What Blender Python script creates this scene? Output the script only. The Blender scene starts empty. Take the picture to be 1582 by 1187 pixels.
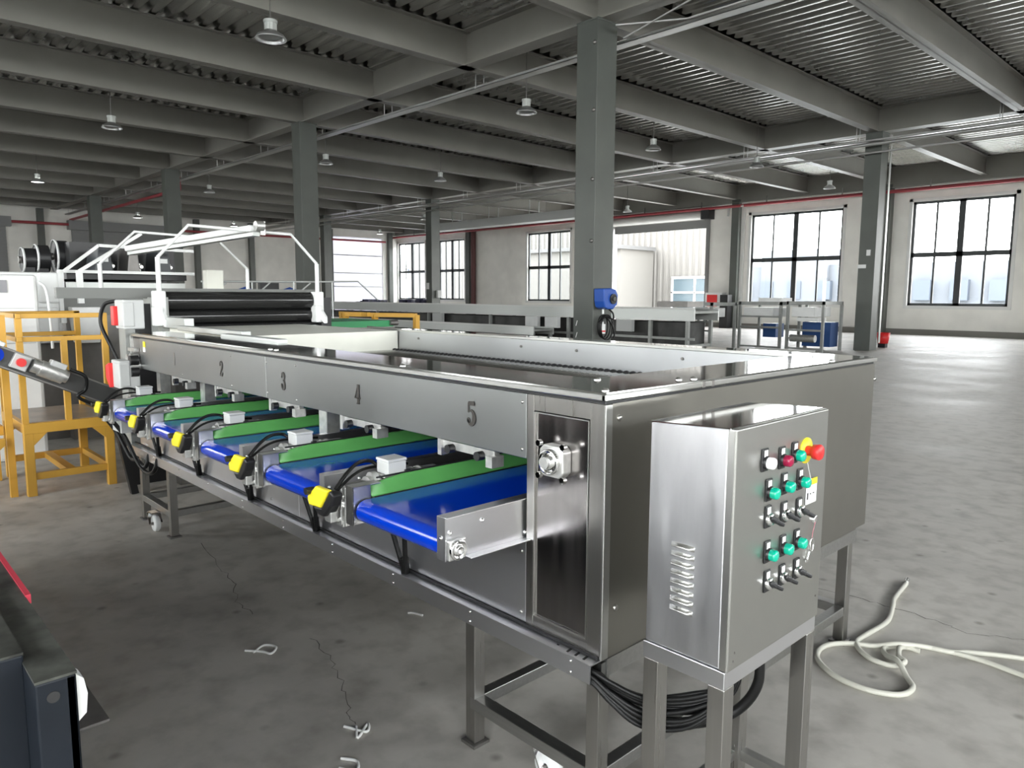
import bpy, math, random
from mathutils import Vector, Matrix
random.seed(7)
C = bpy.context.scene.collection
S = bpy.context.scene
PI = math.pi

# ---------------------------------------------------------------- camera
cd = bpy.data.cameras.new('camera'); cam = bpy.data.objects.new('camera', cd); C.objects.link(cam)
f, cx, cy, yaw, pitch, roll = 1137.95, 1.2167, -1.4859, -0.8153, 0.1204, 0.0045
fw = Vector((math.cos(pitch)*math.sin(yaw), math.cos(pitch)*math.cos(yaw), -math.sin(pitch)))
r = Vector((math.cos(yaw), -math.sin(yaw), 0)); u = r.cross(fw)
r2 = math.cos(roll)*r + math.sin(roll)*u; u2 = -math.sin(roll)*r + math.cos(roll)*u
M = Matrix((r2, u2, -fw)).transposed().to_4x4(); M.translation = Vector((cx, cy, 1.5))
cam.matrix_world = M
cd.sensor_fit = 'HORIZONTAL'; cd.sensor_width = 36; cd.lens = f/1582*36; cd.clip_start = 0.05; cd.clip_end = 400
S.camera = cam

# ---------------------------------------------------------------- world, daylight, exposure
w = bpy.data.worlds.new('sky'); S.world = w; w.use_nodes = True
nt = w.node_tree; nt.nodes.clear()
out = nt.nodes.new('ShaderNodeOutputWorld'); bg = nt.nodes.new('ShaderNodeBackground')
tc = nt.nodes.new('ShaderNodeTexCoord'); sep = nt.nodes.new('ShaderNodeSeparateXYZ'); rp = nt.nodes.new('ShaderNodeValToRGB')
nt.links.new(tc.outputs['Generated'], sep.inputs[0]); nt.links.new(sep.outputs['Z'], rp.inputs[0])
rp.color_ramp.elements[0].position = 0.0; rp.color_ramp.elements[0].color = (1.0, 0.985, 0.955, 1)
rp.color_ramp.elements[1].position = 0.6; rp.color_ramp.elements[1].color = (0.92, 0.95, 1.0, 1)
nt.links.new(rp.outputs[0], bg.inputs[0]); bg.inputs[1].default_value = 5.0
nt.links.new(bg.outputs[0], out.inputs[0])

S.view_settings.view_transform = 'Standard'; S.view_settings.look = 'None'
S.view_settings.gamma = 1; S.view_settings.exposure = 1.95
S.cycles.max_bounces = 10; S.cycles.diffuse_bounces = 5; S.cycles.glossy_bounces = 5; S.cycles.transparent_max_bounces = 12
S.cycles.sample_clamp_indirect = 6; S.cycles.use_denoising = True
S.cycles.caustics_reflective = False; S.cycles.caustics_refractive = False

def portal(x0, x1, z0, z1, y, inward):
    l = bpy.data.lights.new('window_daylight', 'AREA'); l.shape = 'RECTANGLE'; l.size = abs(x1-x0); l.size_y = abs(z1-z0)
    l.cycles.is_portal = True
    o = bpy.data.objects.new('window_daylight', l); C.objects.link(o)
    o.location = ((x0+x1)/2, y, (z0+z1)/2); o.rotation_euler = (PI/2 if inward > 0 else -PI/2, 0, 0)

# ---------------------------------------------------------------- materials
def mat(name, col, rough=0.5, metal=0.0, noise=0.0, nscale=5.0, bump=0.0, spec=None, emit=None, stretch=None, rvar=0.0, coat=0.0, col2=None, alpha=None):
    m = bpy.data.materials.new(name); m.use_nodes = True; n = m.node_tree; b = n.nodes['Principled BSDF']
    b.inputs['Base Color'].default_value = (*col, 1); b.inputs['Roughness'].default_value = rough; b.inputs['Metallic'].default_value = metal
    if spec is not None: b.inputs['Specular IOR Level'].default_value = spec
    if coat: b.inputs['Coat Weight'].default_value = coat; b.inputs['Coat Roughness'].default_value = 0.1
    if emit: b.inputs['Emission Color'].default_value = (*emit[0], 1); b.inputs['Emission Strength'].default_value = emit[1]
    t = n.nodes.new('ShaderNodeTexCoord'); mp = n.nodes.new('ShaderNodeMapping'); nz = n.nodes.new('ShaderNodeTexNoise')
    n.links.new(t.outputs['Object'], mp.inputs[0]); n.links.new(mp.outputs[0], nz.inputs['Vector'])
    mp.inputs['Scale'].default_value = stretch or (1, 1, 1)
    nz.inputs['Scale'].default_value = nscale; nz.inputs['Detail'].default_value = 6
    if noise or col2:
        mx = n.nodes.new('ShaderNodeMix'); mx.data_type = 'RGBA'
        c2 = col2 or tuple(max(0, c*(1-noise)) for c in col); c1 = col if col2 else tuple(min(1, c*(1+noise)) for c in col)
        mx.inputs['A'].default_value = (*c1, 1); mx.inputs['B'].default_value = (*c2, 1)
        cr = n.nodes.new('ShaderNodeMapRange'); cr.inputs[1].default_value = 0.35; cr.inputs[2].default_value = 0.65
        n.links.new(nz.outputs['Fac'], cr.inputs[0]); n.links.new(cr.outputs[0], mx.inputs['Factor'])
        n.links.new(mx.outputs['Result'], b.inputs['Base Color'])
    if rvar:
        mr = n.nodes.new('ShaderNodeMapRange'); mr.inputs[3].default_value = max(0.02, rough-rvar); mr.inputs[4].default_value = rough+rvar
        mr.inputs[1].default_value = 0.3; mr.inputs[2].default_value = 0.7
        n.links.new(nz.outputs['Fac'], mr.inputs[0]); n.links.new(mr.outputs[0], b.inputs['Roughness'])
    if bump:
        bp = n.nodes.new('ShaderNodeBump'); bp.inputs['Strength'].default_value = bump; bp.inputs['Distance'].default_value = 0.01
        n.links.new(nz.outputs['Fac'], bp.inputs['Height']); n.links.new(bp.outputs[0], b.inputs['Normal'])
    return m

STEEL = mat('brushed_steel', (0.42, 0.41, 0.39), 0.3, 1, noise=0.02, nscale=3, stretch=(30, 30, 0.6), rvar=0.03)
STEELX = mat('brushed_steel_long', (0.46, 0.46, 0.45), 0.34, 1, noise=0.04, nscale=3, stretch=(0.6, 30, 30), rvar=0.04)
PANEL = mat('satin_steel_panel', (0.33, 0.34, 0.335), 0.36, 1, noise=0.04, nscale=1.6, rvar=0.05)
POLISH = mat('polished_steel', (0.50, 0.50, 0.49), 0.07, 1, noise=0.03, nscale=2, rvar=0.03)
DOORST = mat('mirror_brushed_steel', (0.36, 0.34, 0.335), 0.2, 1, noise=0.03, nscale=2, stretch=(12, 12, 0.6), rvar=0.04)
ENDST = mat('end_plate_steel', (0.33, 0.32, 0.29), 0.33, 1, noise=0.05, nscale=1.5, rvar=0.05)
BRIGHT = mat('bright_steel_edge', (0.62, 0.62, 0.60), 0.3, 1)
INNER = mat('inner_steel_wall', (0.50, 0.51, 0.52), 0.36, 1, noise=0.04, nscale=2)
LOWP = mat('lower_satin_panel', (0.72, 0.72, 0.74), 0.34, 1, noise=0.04, nscale=1.5, rvar=0.05)
MIDG = mat('mid_grey_paint', (0.16, 0.165, 0.155), 0.45)
DARKST = mat('dull_steel', (0.22, 0.21, 0.20), 0.45, 0.8, noise=0.1, nscale=6)
BLACK = mat('black_plastic', (0.012, 0.012, 0.013), 0.4)
SHADOWBLACK = mat('black_interior_shade', (0.02, 0.02, 0.02), 0.8)  # flat black put in for the shade inside bodies, gaps and holes
RUBBER = mat('black_cable', (0.006, 0.006, 0.006), 0.42, spec=0.3)
BLUE = mat('blue_belt', (0.001, 0.035, 0.43), 0.16, 0, noise=0.05, coat=0.3)
GREEN = mat('green_belt', (0.085, 0.30, 0.075), 0.42, 0, noise=0.08)
GREEND = mat('green_belt_far', (0.03, 0.28, 0.10), 0.4)
WHITE = mat('white_paint', (0.80, 0.81, 0.80), 0.4, 0, noise=0.04)
CREAM = mat('cream_belt', (0.80, 0.80, 0.72), 0.45, 0, noise=0.03)
LGREY = mat('light_grey_plastic', (0.50, 0.51, 0.50), 0.5)
CAST = mat('cast_aluminium', (0.62, 0.62, 0.60), 0.38, 0.85, noise=0.12, nscale=30, bump=0.1)
YEL = mat('yellow_paint', (0.60, 0.33, 0.045), 0.42, 0, noise=0.1, nscale=3)
YELS = mat('yellow_plastic', (0.85, 0.72, 0.03), 0.45)
DECKY = mat('chequer_deck', (0.35, 0.27, 0.20), 0.3, 0, noise=0.3, nscale=5, col2=(0.20, 0.15, 0.11))
RED = mat('red_plastic', (0.72, 0.03, 0.03), 0.4)
PINKRED = mat('red_paint_strip', (0.55, 0.04, 0.07), 0.45)
MAROON = mat('red_pipe_paint', (0.30, 0.04, 0.05), 0.45)
BUTG = mat('green_button', (0.0, 0.42, 0.28), 0.22, coat=0.4)
BUTR = mat('dark_red_button', (0.30, 0.01, 0.05), 0.25)
BUTW = mat('white_button', (0.86, 0.85, 0.86), 0.25)
CHROME = mat('chrome', (0.85, 0.85, 0.85), 0.08, 1)
COLUMN = mat('grey_steel_paint', (0.095, 0.103, 0.092), 0.42, 0, noise=0.08, nscale=1.5)
BEAM = mat('grey_beam_paint', (0.25, 0.24, 0.215), 0.45, 0, noise=0.06, nscale=1)
DECK = mat('galvanised_deck', (0.56, 0.56, 0.54), 0.25, 1.0, noise=0.1, nscale=1, rvar=0.05)
WALL = mat('plaster_wall', (0.82, 0.805, 0.76), 0.8, 0, noise=0.05, nscale=1.2)
SKIRT = mat('dark_skirting_paint', (0.22, 0.21, 0.19), 0.7)
FRAME = mat('dark_window_frame', (0.035, 0.04, 0.042), 0.4)
TRIMW = mat('white_trim', (0.72, 0.72, 0.70), 0.5)
ROPE = mat('white_hose', (0.55, 0.54, 0.47), 0.5)
NAVY = mat('dark_blue_machine_paint', (0.008, 0.011, 0.016), 0.5, 0, noise=0.15, spec=0.25)
NAVYTOP = mat('worn_dark_grey_top', (0.016, 0.016, 0.015), 0.4, 0, col2=(0.11, 0.115, 0.10), nscale=14, spec=0.3)
HOSEB = mat('blue_plastic', (0.02, 0.09, 0.42), 0.35)
DBLUE = mat('blue_crate', (0.02, 0.07, 0.22), 0.5)
OUTW = mat('pale_corrugated_sheet', (0.092, 0.088, 0.079), 0.7)
OUTG = mat('yard_concrete', (0.5, 0.5, 0.48), 0.8)
GLASSB = mat('bluish_glass', (0.05, 0.07, 0.08), 0.2)
GREYD = mat('roller_door_slats', (0.22, 0.22, 0.22), 0.5)
ALU = mat('aluminium_profile', (0.62, 0.64, 0.62), 0.45, 0.5)
BGST = mat('conveyor_frame_steel', (0.30, 0.31, 0.295), 0.45, 0.2, noise=0.1)
DIGIT = mat('dark_bronze_number', (0.055, 0.05, 0.045), 0.4, 0.4)
LAMPON = mat('lit_lamp_glass', (1, 1, 1), 0.4, emit=((1.0, 1.0, 0.97), 30))
REFL = mat('lamp_reflector', (0.5, 0.5, 0.5), 0.3, 0.9)
PAPER = mat('paper', (0.8, 0.8, 0.78), 0.7)

FLOOR = bpy.data.materials.new('concrete_floor'); FLOOR.use_nodes = True
n = FLOOR.node_tree; b = n.nodes['Principled BSDF']
t = n.nodes.new('ShaderNodeTexCoord')
n1 = n.nodes.new('ShaderNodeTexNoise'); n1.inputs['Scale'].default_value = 0.7; n1.inputs['Detail'].default_value = 9; n1.inputs['Roughness'].default_value = 0.6
n2 = n.nodes.new('ShaderNodeTexNoise'); n2.inputs['Scale'].default_value = 7; n2.inputs['Detail'].default_value = 8
n3 = n.nodes.new('ShaderNodeTexVoronoi'); n3.inputs['Scale'].default_value = 4.0; n3.inputs['Randomness'].default_value = 1
for q in (n1, n2, n3): n.links.new(t.outputs['Object'], q.inputs['Vector'])
r1 = n.nodes.new('ShaderNodeValToRGB'); r1.color_ramp.elements[0].position = 0.38; r1.color_ramp.elements[0].color = (0.40, 0.38, 0.345, 1)
r1.color_ramp.elements[1].position = 0.62; r1.color_ramp.elements[1].color = (0.56, 0.535, 0.49, 1)
n.links.new(n1.outputs['Fac'], r1.inputs[0])
mx = n.nodes.new('ShaderNodeMix'); mx.data_type = 'RGBA'; mx.blend_type = 'MULTIPLY'; mx.inputs['Factor'].default_value = 0.45
r2_ = n.nodes.new('ShaderNodeValToRGB'); r2_.color_ramp.elements[0].position = 0.25; r2_.color_ramp.elements[0].color = (0.35, 0.33, 0.3, 1); r2_.color_ramp.elements[1].position = 0.55
n.links.new(n2.outputs['Fac'], r2_.inputs[0]); n.links.new(r1.outputs[0], mx.inputs['A']); n.links.new(r2_.outputs[0], mx.inputs['B'])
mx2 = n.nodes.new('ShaderNodeMix'); mx2.data_type = 'RGBA'; mx2.blend_type = 'MULTIPLY'; mx2.inputs['Factor'].default_value = 0.6
r3_ = n.nodes.new('ShaderNodeValToRGB'); r3_.color_ramp.elements[0].position = 0.03; r3_.color_ramp.elements[0].color = (0.35, 0.33, 0.3, 1); r3_.color_ramp.elements[1].position = 0.11; r3_.color_ramp.elements[1].color = (1, 1, 1, 1)
n.links.new(n3.outputs['Distance'], r3_.inputs[0]); n.links.new(mx.outputs['Result'], mx2.inputs['A']); n.links.new(r3_.outputs[0], mx2.inputs['B'])
n.links.new(mx2.outputs['Result'], b.inputs['Base Color']); b.inputs['Specular IOR Level'].default_value = 0.2
mr = n.nodes.new('ShaderNodeMapRange'); mr.inputs[1].default_value = 0.3; mr.inputs[2].default_value = 0.7; mr.inputs[3].default_value = 0.46; mr.inputs[4].default_value = 0.64
n.links.new(n1.outputs['Fac'], mr.inputs[0]); n.links.new(mr.outputs[0], b.inputs['Roughness'])
bpn = n.nodes.new('ShaderNodeBump'); bpn.inputs['Strength'].default_value = 0.3; bpn.inputs['Distance'].default_value = 0.01
n.links.new(n2.outputs['Fac'], bpn.inputs['Height']); n.links.new(bpn.outputs[0], b.inputs['Normal'])

GLASS = bpy.data.materials.new('window_glass'); GLASS.use_nodes = True
n = GLASS.node_tree; n.nodes.clear()
o_ = n.nodes.new('ShaderNodeOutputMaterial'); ms = n.nodes.new('ShaderNodeMixShader'); tr = n.nodes.new('ShaderNodeBsdfTransparent'); gl = n.nodes.new('ShaderNodeBsdfGlossy')
gl.inputs['Roughness'].default_value = 0.02; ms.inputs[0].default_value = 0.05; tr.inputs[0].default_value = (0.93, 0.96, 0.97, 1)
n.links.new(tr.outputs[0], ms.inputs[1]); n.links.new(gl.outputs[0], ms.inputs[2]); n.links.new(ms.outputs[0], o_.inputs[0])

# milky translucent strip door
CURT = bpy.data.materials.new('translucent_door_sheet'); CURT.use_nodes = True
n = CURT.node_tree; n.nodes.clear()
o_ = n.nodes.new('ShaderNodeOutputMaterial'); ms = n.nodes.new('ShaderNodeMixShader'); tl = n.nodes.new('ShaderNodeBsdfTranslucent'); df = n.nodes.new('ShaderNodeBsdfDiffuse')
tl.inputs[0].default_value = (0.42, 0.42, 0.45, 1); df.inputs[0].default_value = (0.5, 0.5, 0.56, 1); ms.inputs[0].default_value = 0.25
n.links.new(tl.outputs[0], ms.inputs[1]); n.links.new(df.outputs[0], ms.inputs[2]); n.links.new(ms.outputs[0], o_.inputs[0])

# ---------------------------------------------------------------- mesh builder
def wloc(o):
    v = Vector((0, 0, 0))
    while o is not None: v += o.location; o = o.parent
    return v

class MB:
    def __init__(s): s.v = []; s.f = []; s.sm = []
    def add(s, vs, fs, smooth=False):
        k = len(s.v); s.v += [tuple(x) for x in vs]; s.f += [tuple(i+k for i in q) for q in fs]; s.sm += [smooth]*len(fs); return s
    def box(s, x0, x1, y0, y1, z0, z1):
        if x0 > x1: x0, x1 = x1, x0
        if y0 > y1: y0, y1 = y1, y0
        if z0 > z1: z0, z1 = z1, z0
        return s.add([(x0,y0,z0),(x1,y0,z0),(x1,y1,z0),(x0,y1,z0),(x0,y0,z1),(x1,y0,z1),(x1,y1,z1),(x0,y1,z1)],
                     [(3,2,1,0),(4,5,6,7),(0,1,5,4),(1,2,6,5),(2,3,7,6),(3,0,4,7)])
    def bar(s, p0, p1, w, h, up=(0, 0, 1)):
        p0 = Vector(p0); p1 = Vector(p1); d = (p1-p0).normalized(); up = Vector(up)
        if abs(d.dot(up)) > 0.99: up = Vector((1, 0, 0))
        a = d.cross(up).normalized()*w/2; c = a.cross(d).normalized()*h/2
        vs = [p+i*a+j*c for p in (p0, p1) for i, j in ((-1,-1),(1,-1),(1,1),(-1,1))]
        return s.add(vs, [(0,1,2,3),(7,6,5,4),(0,4,5,1),(1,5,6,2),(2,6,7,3),(3,7,4,0)])
    def cyl(s, p0, p1, r, n=16, r1=None, cap=True):
        p0 = Vector(p0); p1 = Vector(p1); d = (p1-p0).normalized(); r1 = r if r1 is None else r1
        a = d.orthogonal().normalized(); c = d.cross(a)
        vs = []
        for p, rr in ((p0, r), (p1, r1)):
            for k in range(n):
                t = 2*PI*k/n; vs.append(p+rr*(math.cos(t)*a+math.sin(t)*c))
        s.add(vs, [(k, (k+1) % n, (k+1) % n+n, k+n) for k in range(n)], True)
        if cap: s.add(vs, [tuple(range(n))[::-1], tuple(range(n, 2*n))])
        return s
    def lathe(s, c, prof, n=24, axis=(0, 0, 1), smooth=True):
        d = Vector(axis).normalized(); a = d.orthogonal().normalized(); e = d.cross(a); c = Vector(c); vs = []
        for rr, h in prof:
            for k in range(n):
                t = 2*PI*k/n; vs.append(c+d*h+rr*(math.cos(t)*a+math.sin(t)*e))
        fs = [(j*n+k, j*n+(k+1) % n, (j+1)*n+(k+1) % n, (j+1)*n+k) for j in range(len(prof)-1) for k in range(n)]
        return s.add(vs, fs, smooth)
    def tube(s, pts, r, n=8):
        P = [Vector(p) for p in pts]; vs = []; a = None
        for i, p in enumerate(P):
            d = (P[min(i+1, len(P)-1)]-P[max(i-1, 0)]).normalized()
            if a is None: a = d.orthogonal().normalized()
            else: a = (a-d*a.dot(d)).normalized()
            c = d.cross(a)
            for k in range(n):
                t = 2*PI*k/n; vs.append(p+r*(math.cos(t)*a+math.sin(t)*c))
        m = len(P)
        s.add(vs, [(i*n+k, i*n+(k+1) % n, (i+1)*n+(k+1) % n, (i+1)*n+k) for i in range(m-1) for k in range(n)], True)
        return s.add(vs, [tuple(range(n))[::-1], tuple(range((m-1)*n, m*n))])
    def prism(s, poly, ax, a0, a1):
        # poly: 2D points in the two other axes (order xyz), extruded along ax from a0 to a1
        def P(p, a): return {'x': (a, p[0], p[1]), 'y': (p[0], a, p[1]), 'z': (p[0], p[1], a)}[ax]
        n = len(poly); vs = [P(p, a0) for p in poly]+[P(p, a1) for p in poly]
        return s.add(vs, [tuple(range(n))[::-1], tuple(range(n, 2*n))]+[(k, (k+1) % n, (k+1) % n+n, k+n) for k in range(n)])
    def build(s, name, m, parent=None, bevel=0.0, seg=2):
        me = bpy.data.meshes.new(name); off = wloc(parent) if parent else Vector((0, 0, 0))
        me.from_pydata([tuple(Vector(v)-off) for v in s.v], [], s.f)
        me.materials.append(m)
        me.polygons.foreach_set('use_smooth', s.sm)
        me.update()
        bmesh_fix(me)
        o = bpy.data.objects.new(name, me); C.objects.link(o)
        if parent: o.parent = parent
        if bevel:
            md = o.modifiers.new('b', 'BEVEL'); md.width = bevel; md.segments = seg; md.limit_method = 'ANGLE'; md.angle_limit = 0.7
        return o
import bmesh
def bmesh_fix(me):
    bm = bmesh.new(); bm.from_mesh(me); bmesh.ops.recalc_face_normals(bm, faces=bm.faces); bm.to_mesh(me); bm.free()

def cr(pts, n=8):
    P = [Vector(p) for p in pts]; P = [2*P[0]-P[1]]+P+[2*P[-1]-P[-2]]; o = []
    for i in range(1, len(P)-2):
        for k in range(n):
            t = k/n; a, b_, c, d = P[i-1:i+3]
            o.append(0.5*((2*b_)+(c-a)*t+(2*a-5*b_+4*c-d)*t*t+(3*b_-a-3*c+d)*t**3))
    o.append(P[-2]); return o

def thing(name, label, cat, loc=(0, 0, 0), group=None):
    o = bpy.data.objects.new(name, None); C.objects.link(o); o.location = loc; o.empty_display_size = 0.1
    o['label'] = label; o['category'] = cat
    if group: o['group'] = group
    return o
def tag(o, label, cat, group=None):
    o['label'] = label; o['category'] = cat
    if group: o['group'] = group
    return o
def st(o): o['kind'] = 'structure'; return o
def dup(root, loc, label=None, group=None):
    def cp(o, par):
        c = o.copy(); C.objects.link(c); c.parent = par
        for ch in list(o.children): cp(ch, c)
        return c
    c = cp(root, None); c.location = loc
    if label: c['label'] = label
    if group: c['group'] = group
    return c

# ================================================================ building shell
XL, XR, YN, YF, ZG, ZD = -45.0, 10.5, -9.5, 30.3, 5.93, 6.60
st(MB().box(XL-1, XR+1, YN-1, YF+0.3, -0.3, 0).build('floor', FLOOR))
st(MB().box(-110, 60, -80, 110, -0.6, -0.31).build('ground', OUTG))

# corrugated steel deck, ribs along x
def deck():
    pitch = 0.305; K = 16; vs = []; fs = []; y = YN; i = 0; k1 = math.tanh(2.4)
    while y < YF+pitch:
        z = ZD+0.0375*(1+math.tanh(2.4*math.cos(2*PI*i/K))/k1)
        vs += [(XL-0.3, y, z), (XR+0.3, y, z)]; i += 1; y += pitch/K
    n_ = len(vs)//2
    for k in range(n_-1): fs.append((2*k, 2*k+1, 2*k+3, 2*k+2))
    m = MB(); m.add(vs, fs, True); m.box(XL-0.3, XR+0.3, YN, YF+0.4, ZD+0.12, ZD+0.3)
    return st(m.build('ceiling', DECK))
deck()

def wall_x(name, y0, y1, holes, x0=XL, x1=XR, z1=ZD+0.1, m=WALL):
    """wall along x with rectangular holes (x0,x1,z0,z1)"""
    b = MB(); hs = sorted(holes); x = x0
    for h in hs:
        b.box(x, h[0], y0, y1, 0, z1)
        if h[2] > 0.01: b.box(h[0], h[1], y0, y1, 0, h[2])
        b.box(h[0], h[1], y0, y1, h[3], z1); x = h[1]
    b.box(x, x1, y0, y1, 0, z1)
    return st(b.build(name, m))

NW = [(-9.55, -6.1), (-16.45, -12.25), (-31.2, -27.7), (-40.0, -37.2), (-44.9, -41.6), (-2.9, 0.6), (3.8, 7.3), ]
DOOR = (-24.5, -18.75, 0.0, 5.05)
holes = [(a, b_, 1.15, 5.2) for a, b_ in NW]+[DOOR]
wall_x('wall_back', YF, YF+0.25, holes)

wn = [0]
def window(x0, x1, z0, z1, y, face, halves=(2, 2)):
    wn[0] += 1
    e = bpy.data.objects.new('window_%d' % wn[0], None); C.objects.link(e); e.location = ((x0+x1)/2, y, z0); e['kind'] = 'structure'
    m = MB(); t = 0.10; d0, d1 = y-0.04, y+0.04
    m.box(x0, x1, d0, d1, z1-t, z1); m.box(x0, x1, d0, d1, z0, z0+t); m.box(x0, x0+t, d0, d1, z0, z1); m.box(x1-t, x1, d0, d1, z0, z1)
    xm = (x0+x1)/2; zm = z0+(z1-z0)*0.49
    m.box(xm-0.11, xm+0.11, d0, d1, z0, z1); m.box(x0, x1, d0, d1, zm-0.09, zm+0.09)
    for c0, c1 in ((x0, xm), (xm, x1)):
        c = (c0+c1)/2; m.box(c-0.035, c+0.035, d0+0.01, d1-0.01, z0, z1)
    m.build('window_frame', FRAME, e)
    MB().add([(x0, y, z0), (x1, y, z0), (x1, y, z1), (x0, y, z1)], [(0, 1, 2, 3)]).build('window_pane', GLASS, e)
    s = 0.12; ys = y-face*0.13
    q = MB(); q.box(x0-s, x0, ys-0.02, ys+0.02, z0-s, z1+s); q.box(x1, x1+s, ys-0.02, ys+0.02, z0-s, z1+s)
    q.box(x0-s, x1+s, ys-0.02, ys+0.02, z1, z1+s); q.box(x0-s, x1+s, ys-0.03, ys+0.03, z0-s, z0)
    q.build('window_sill', TRIMW, e)
    portal(x0, x1, z0, z1, y+face*0.3, -face)
for a, b_ in NW: window(a, b_, 1.15, 5.2, YF+0.12, 1)

# near wall behind the viewpoint: wide glazed bays, unseen and placed for their daylight
SW = [(-31, -24), (-13, -10), (-5.0, -1.0), (1.2, 9.6)]
wall_x('wall_front', YN-0.25, YN, [(a, b_, 0.9, 5.6) for a, b_ in SW])
for a, b_ in SW: window(a, b_, 0.9, 5.6, YN-0.12, -1)
RW = [(-8.6, -1.2), (0.2, 7.6), (9.0, 16.4)]  # unseen windows, added to bring more daylight to the near end
b = MB(); y = YN
for h0, h1 in RW: b.box(XR, XR+0.25, y, h0, 0, ZD+0.1); b.box(XR, XR+0.25, h0, h1, 0, 2.9); b.box(XR, XR+0.25, h0, h1, 5.6, ZD+0.1); y = h1
b.box(XR, XR+0.25, y, YF, 0, ZD+0.1); st(b.build('wall_right', WALL))
for y0, y1 in RW:
    wn[0] += 1
    e = bpy.data.objects.new('window_%d' % wn[0], None); C.objects.link(e); e.location = (XR+0.12, (y0+y1)/2, 2.9); e['kind'] = 'structure'
    m = MB(); X_ = XR+0.12
    for yy in (y0+0.05, y0+(y1-y0)/4, (y0+y1)/2, y1-(y1-y0)/4, y1-0.05): m.box(X_-0.04, X_+0.04, yy-0.05, yy+0.05, 2.9, 5.6)
    for z in (2.95, 4.2, 5.55): m.box(X_-0.04, X_+0.04, y0, y1, z-0.05, z+0.05)
    m.build('window_frame', FRAME, e)
    MB().add([(X_, y0, 2.9), (X_, y1, 2.9), (X_, y1, 5.6), (X_, y0, 5.6)], [(0, 1, 2, 3)]).build('window_pane', GLASS, e)
    l = bpy.data.lights.new('window_daylight', 'AREA'); l.shape = 'RECTANGLE'; l.size = 2.7; l.size_y = y1-y0; l.cycles.is_portal = True
    o = bpy.data.objects.new('window_daylight', l); C.objects.link(o); o.location = (XR+0.4, (y0+y1)/2, 4.25); o.rotation_euler = (0, PI/2, 0)

# left end wall with translucent door
yd0, yd1 = 24.9, 29.0
b = MB(); b.box(XL-0.25, XL, YN, yd0, 0, ZD+0.1); b.box(XL-0.25, XL, yd1, YF, 0, ZD+0.1); b.box(XL-0.25, XL, yd0, yd1, 5.5, ZD+0.1)
st(b.build('wall_left', WALL))
d = bpy.data.objects.new('door_1', None); C.objects.link(d); d['kind'] = 'structure'; d.location = (XL-0.1, (yd0+yd1)/2, 0)
MB().box(XL-0.12, XL-0.1, yd0, yd1, 0, 5.5).build('door_sheet', CURT, d)
m = MB()
for z in (4.2, 2.95, 2.0): m.box(XL-0.09, XL-0.05, yd0, yd1, z, z+0.08)
m.build('door_rail', LGREY, d)
l = bpy.data.lights.new('window_daylight', 'AREA'); l.shape = 'RECTANGLE'; l.size = 4; l.size_y = 5.4; l.cycles.is_portal = True
o = bpy.data.objects.new('window_daylight', l); C.objects.link(o); o.location = (XL-0.3, 27, 2.75); o.rotation_euler = (0, -PI/2, 0)

# grey closed roller doors and pilasters along the left end wall
for k, (y0, y1) in enumerate([(9.0, 14.5), (1.0, 6.0)]):
    e = bpy.data.objects.new('door_%d' % (k+2), None); C.objects.link(e); e['kind'] = 'structure'; e.location = (XL+0.1, (y0+y1)/2, 0)
    m = MB(); z = 0
    while z < 4.8: m.box(XL, XL+0.08, y0, y1, z+0.015, z+0.16); z += 0.17
    m.box(XL, XL+0.03, y0, y1, 0, 4.9); m.build('door_slats', GREYD, e)
    MB().box(XL, XL+0.5, y0-0.2, y1+0.2, 4.9, 5.4).build('door_roller_box', GREYD, e)
for y in (-8.0, 0.3, 7.4, 15.5, 18.9, 22.6, 24.5, 29.4):
    st(MB().box(XL, XL+0.3, y, y+0.3, 0, ZG).build('trim_1', COLUMN))
st(MB().box(XL, XR, YF-0.03, YF, 0, 0.22).build('baseboard_back', SKIRT))
st(MB().box(XL, XL+0.03, YN, YF, 0, 0.22).build('baseboard_left', SKIRT))

# open roller door in the back wall
d = bpy.data.objects.new('door_4', None); C.objects.link(d); d['kind'] = 'structure'; d.location = (-21.6, YF, 0)
m = MB(); m.cyl((-24.4, YF-0.25, 5.35), (-18.7, YF-0.25, 5.35), 0.2, 16); m.build('door_roll', TRIMW, d)
MB().box(-24.4, -18.75, YF-0.1, YF-0.05, 4.75, 5.15).build('door_curtain', GREYD, d)
MB().box(-18.75, -18.6, YF-0.12, YF, 0, 5.2).box(-24.6, -24.5, YF-0.12, YF, 0, 5.2).build('door_guide', GREYD, d)
MB().box(-18.85, -18.4, YF-0.5, YF, 5.15, 5.6).build('door_motor_housing', BLACK, d)
portal(-24.5, -18.75, 0, 4.8, YF+0.3, -1)

# columns: rows at y 8.24 and 20.0, every 10.03 m; wall pilasters at the back
def column(x, y, w_=0.44, d_=0.49, top=ZG, nm='column'):
    m = MB(); m.box(x-w_/2, x+w_/2, y-d_/2, y+d_/2, 0, top)
    m.box(x-w_/2-0.012, x+w_/2+0.012, y-d_/2-0.012, y+d_/2+0.012, top-0.03, top)
    o = st(m.build(nm, COLUMN, None, 0.008))
    return o
BAY = 10.03
for yy in (8.24, 20.05, -3.6):
    for n_ in range(-2, 4):
        x = -7.10-BAY*n_
        if yy < 0 and n_ in (0, -1, 1): continue
        if x > XR or x < XL: continue
        column(x, yy)
for x in (-3.75, -10.45, -17.1, -23.85 if False else -24.95, -30.5+(-6.0), 2.95, 9.65):
    st(MB().box(x-0.18, x+0.18, YF-0.35, YF, 0, ZG).build('column_pilaster', COLUMN))

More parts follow.
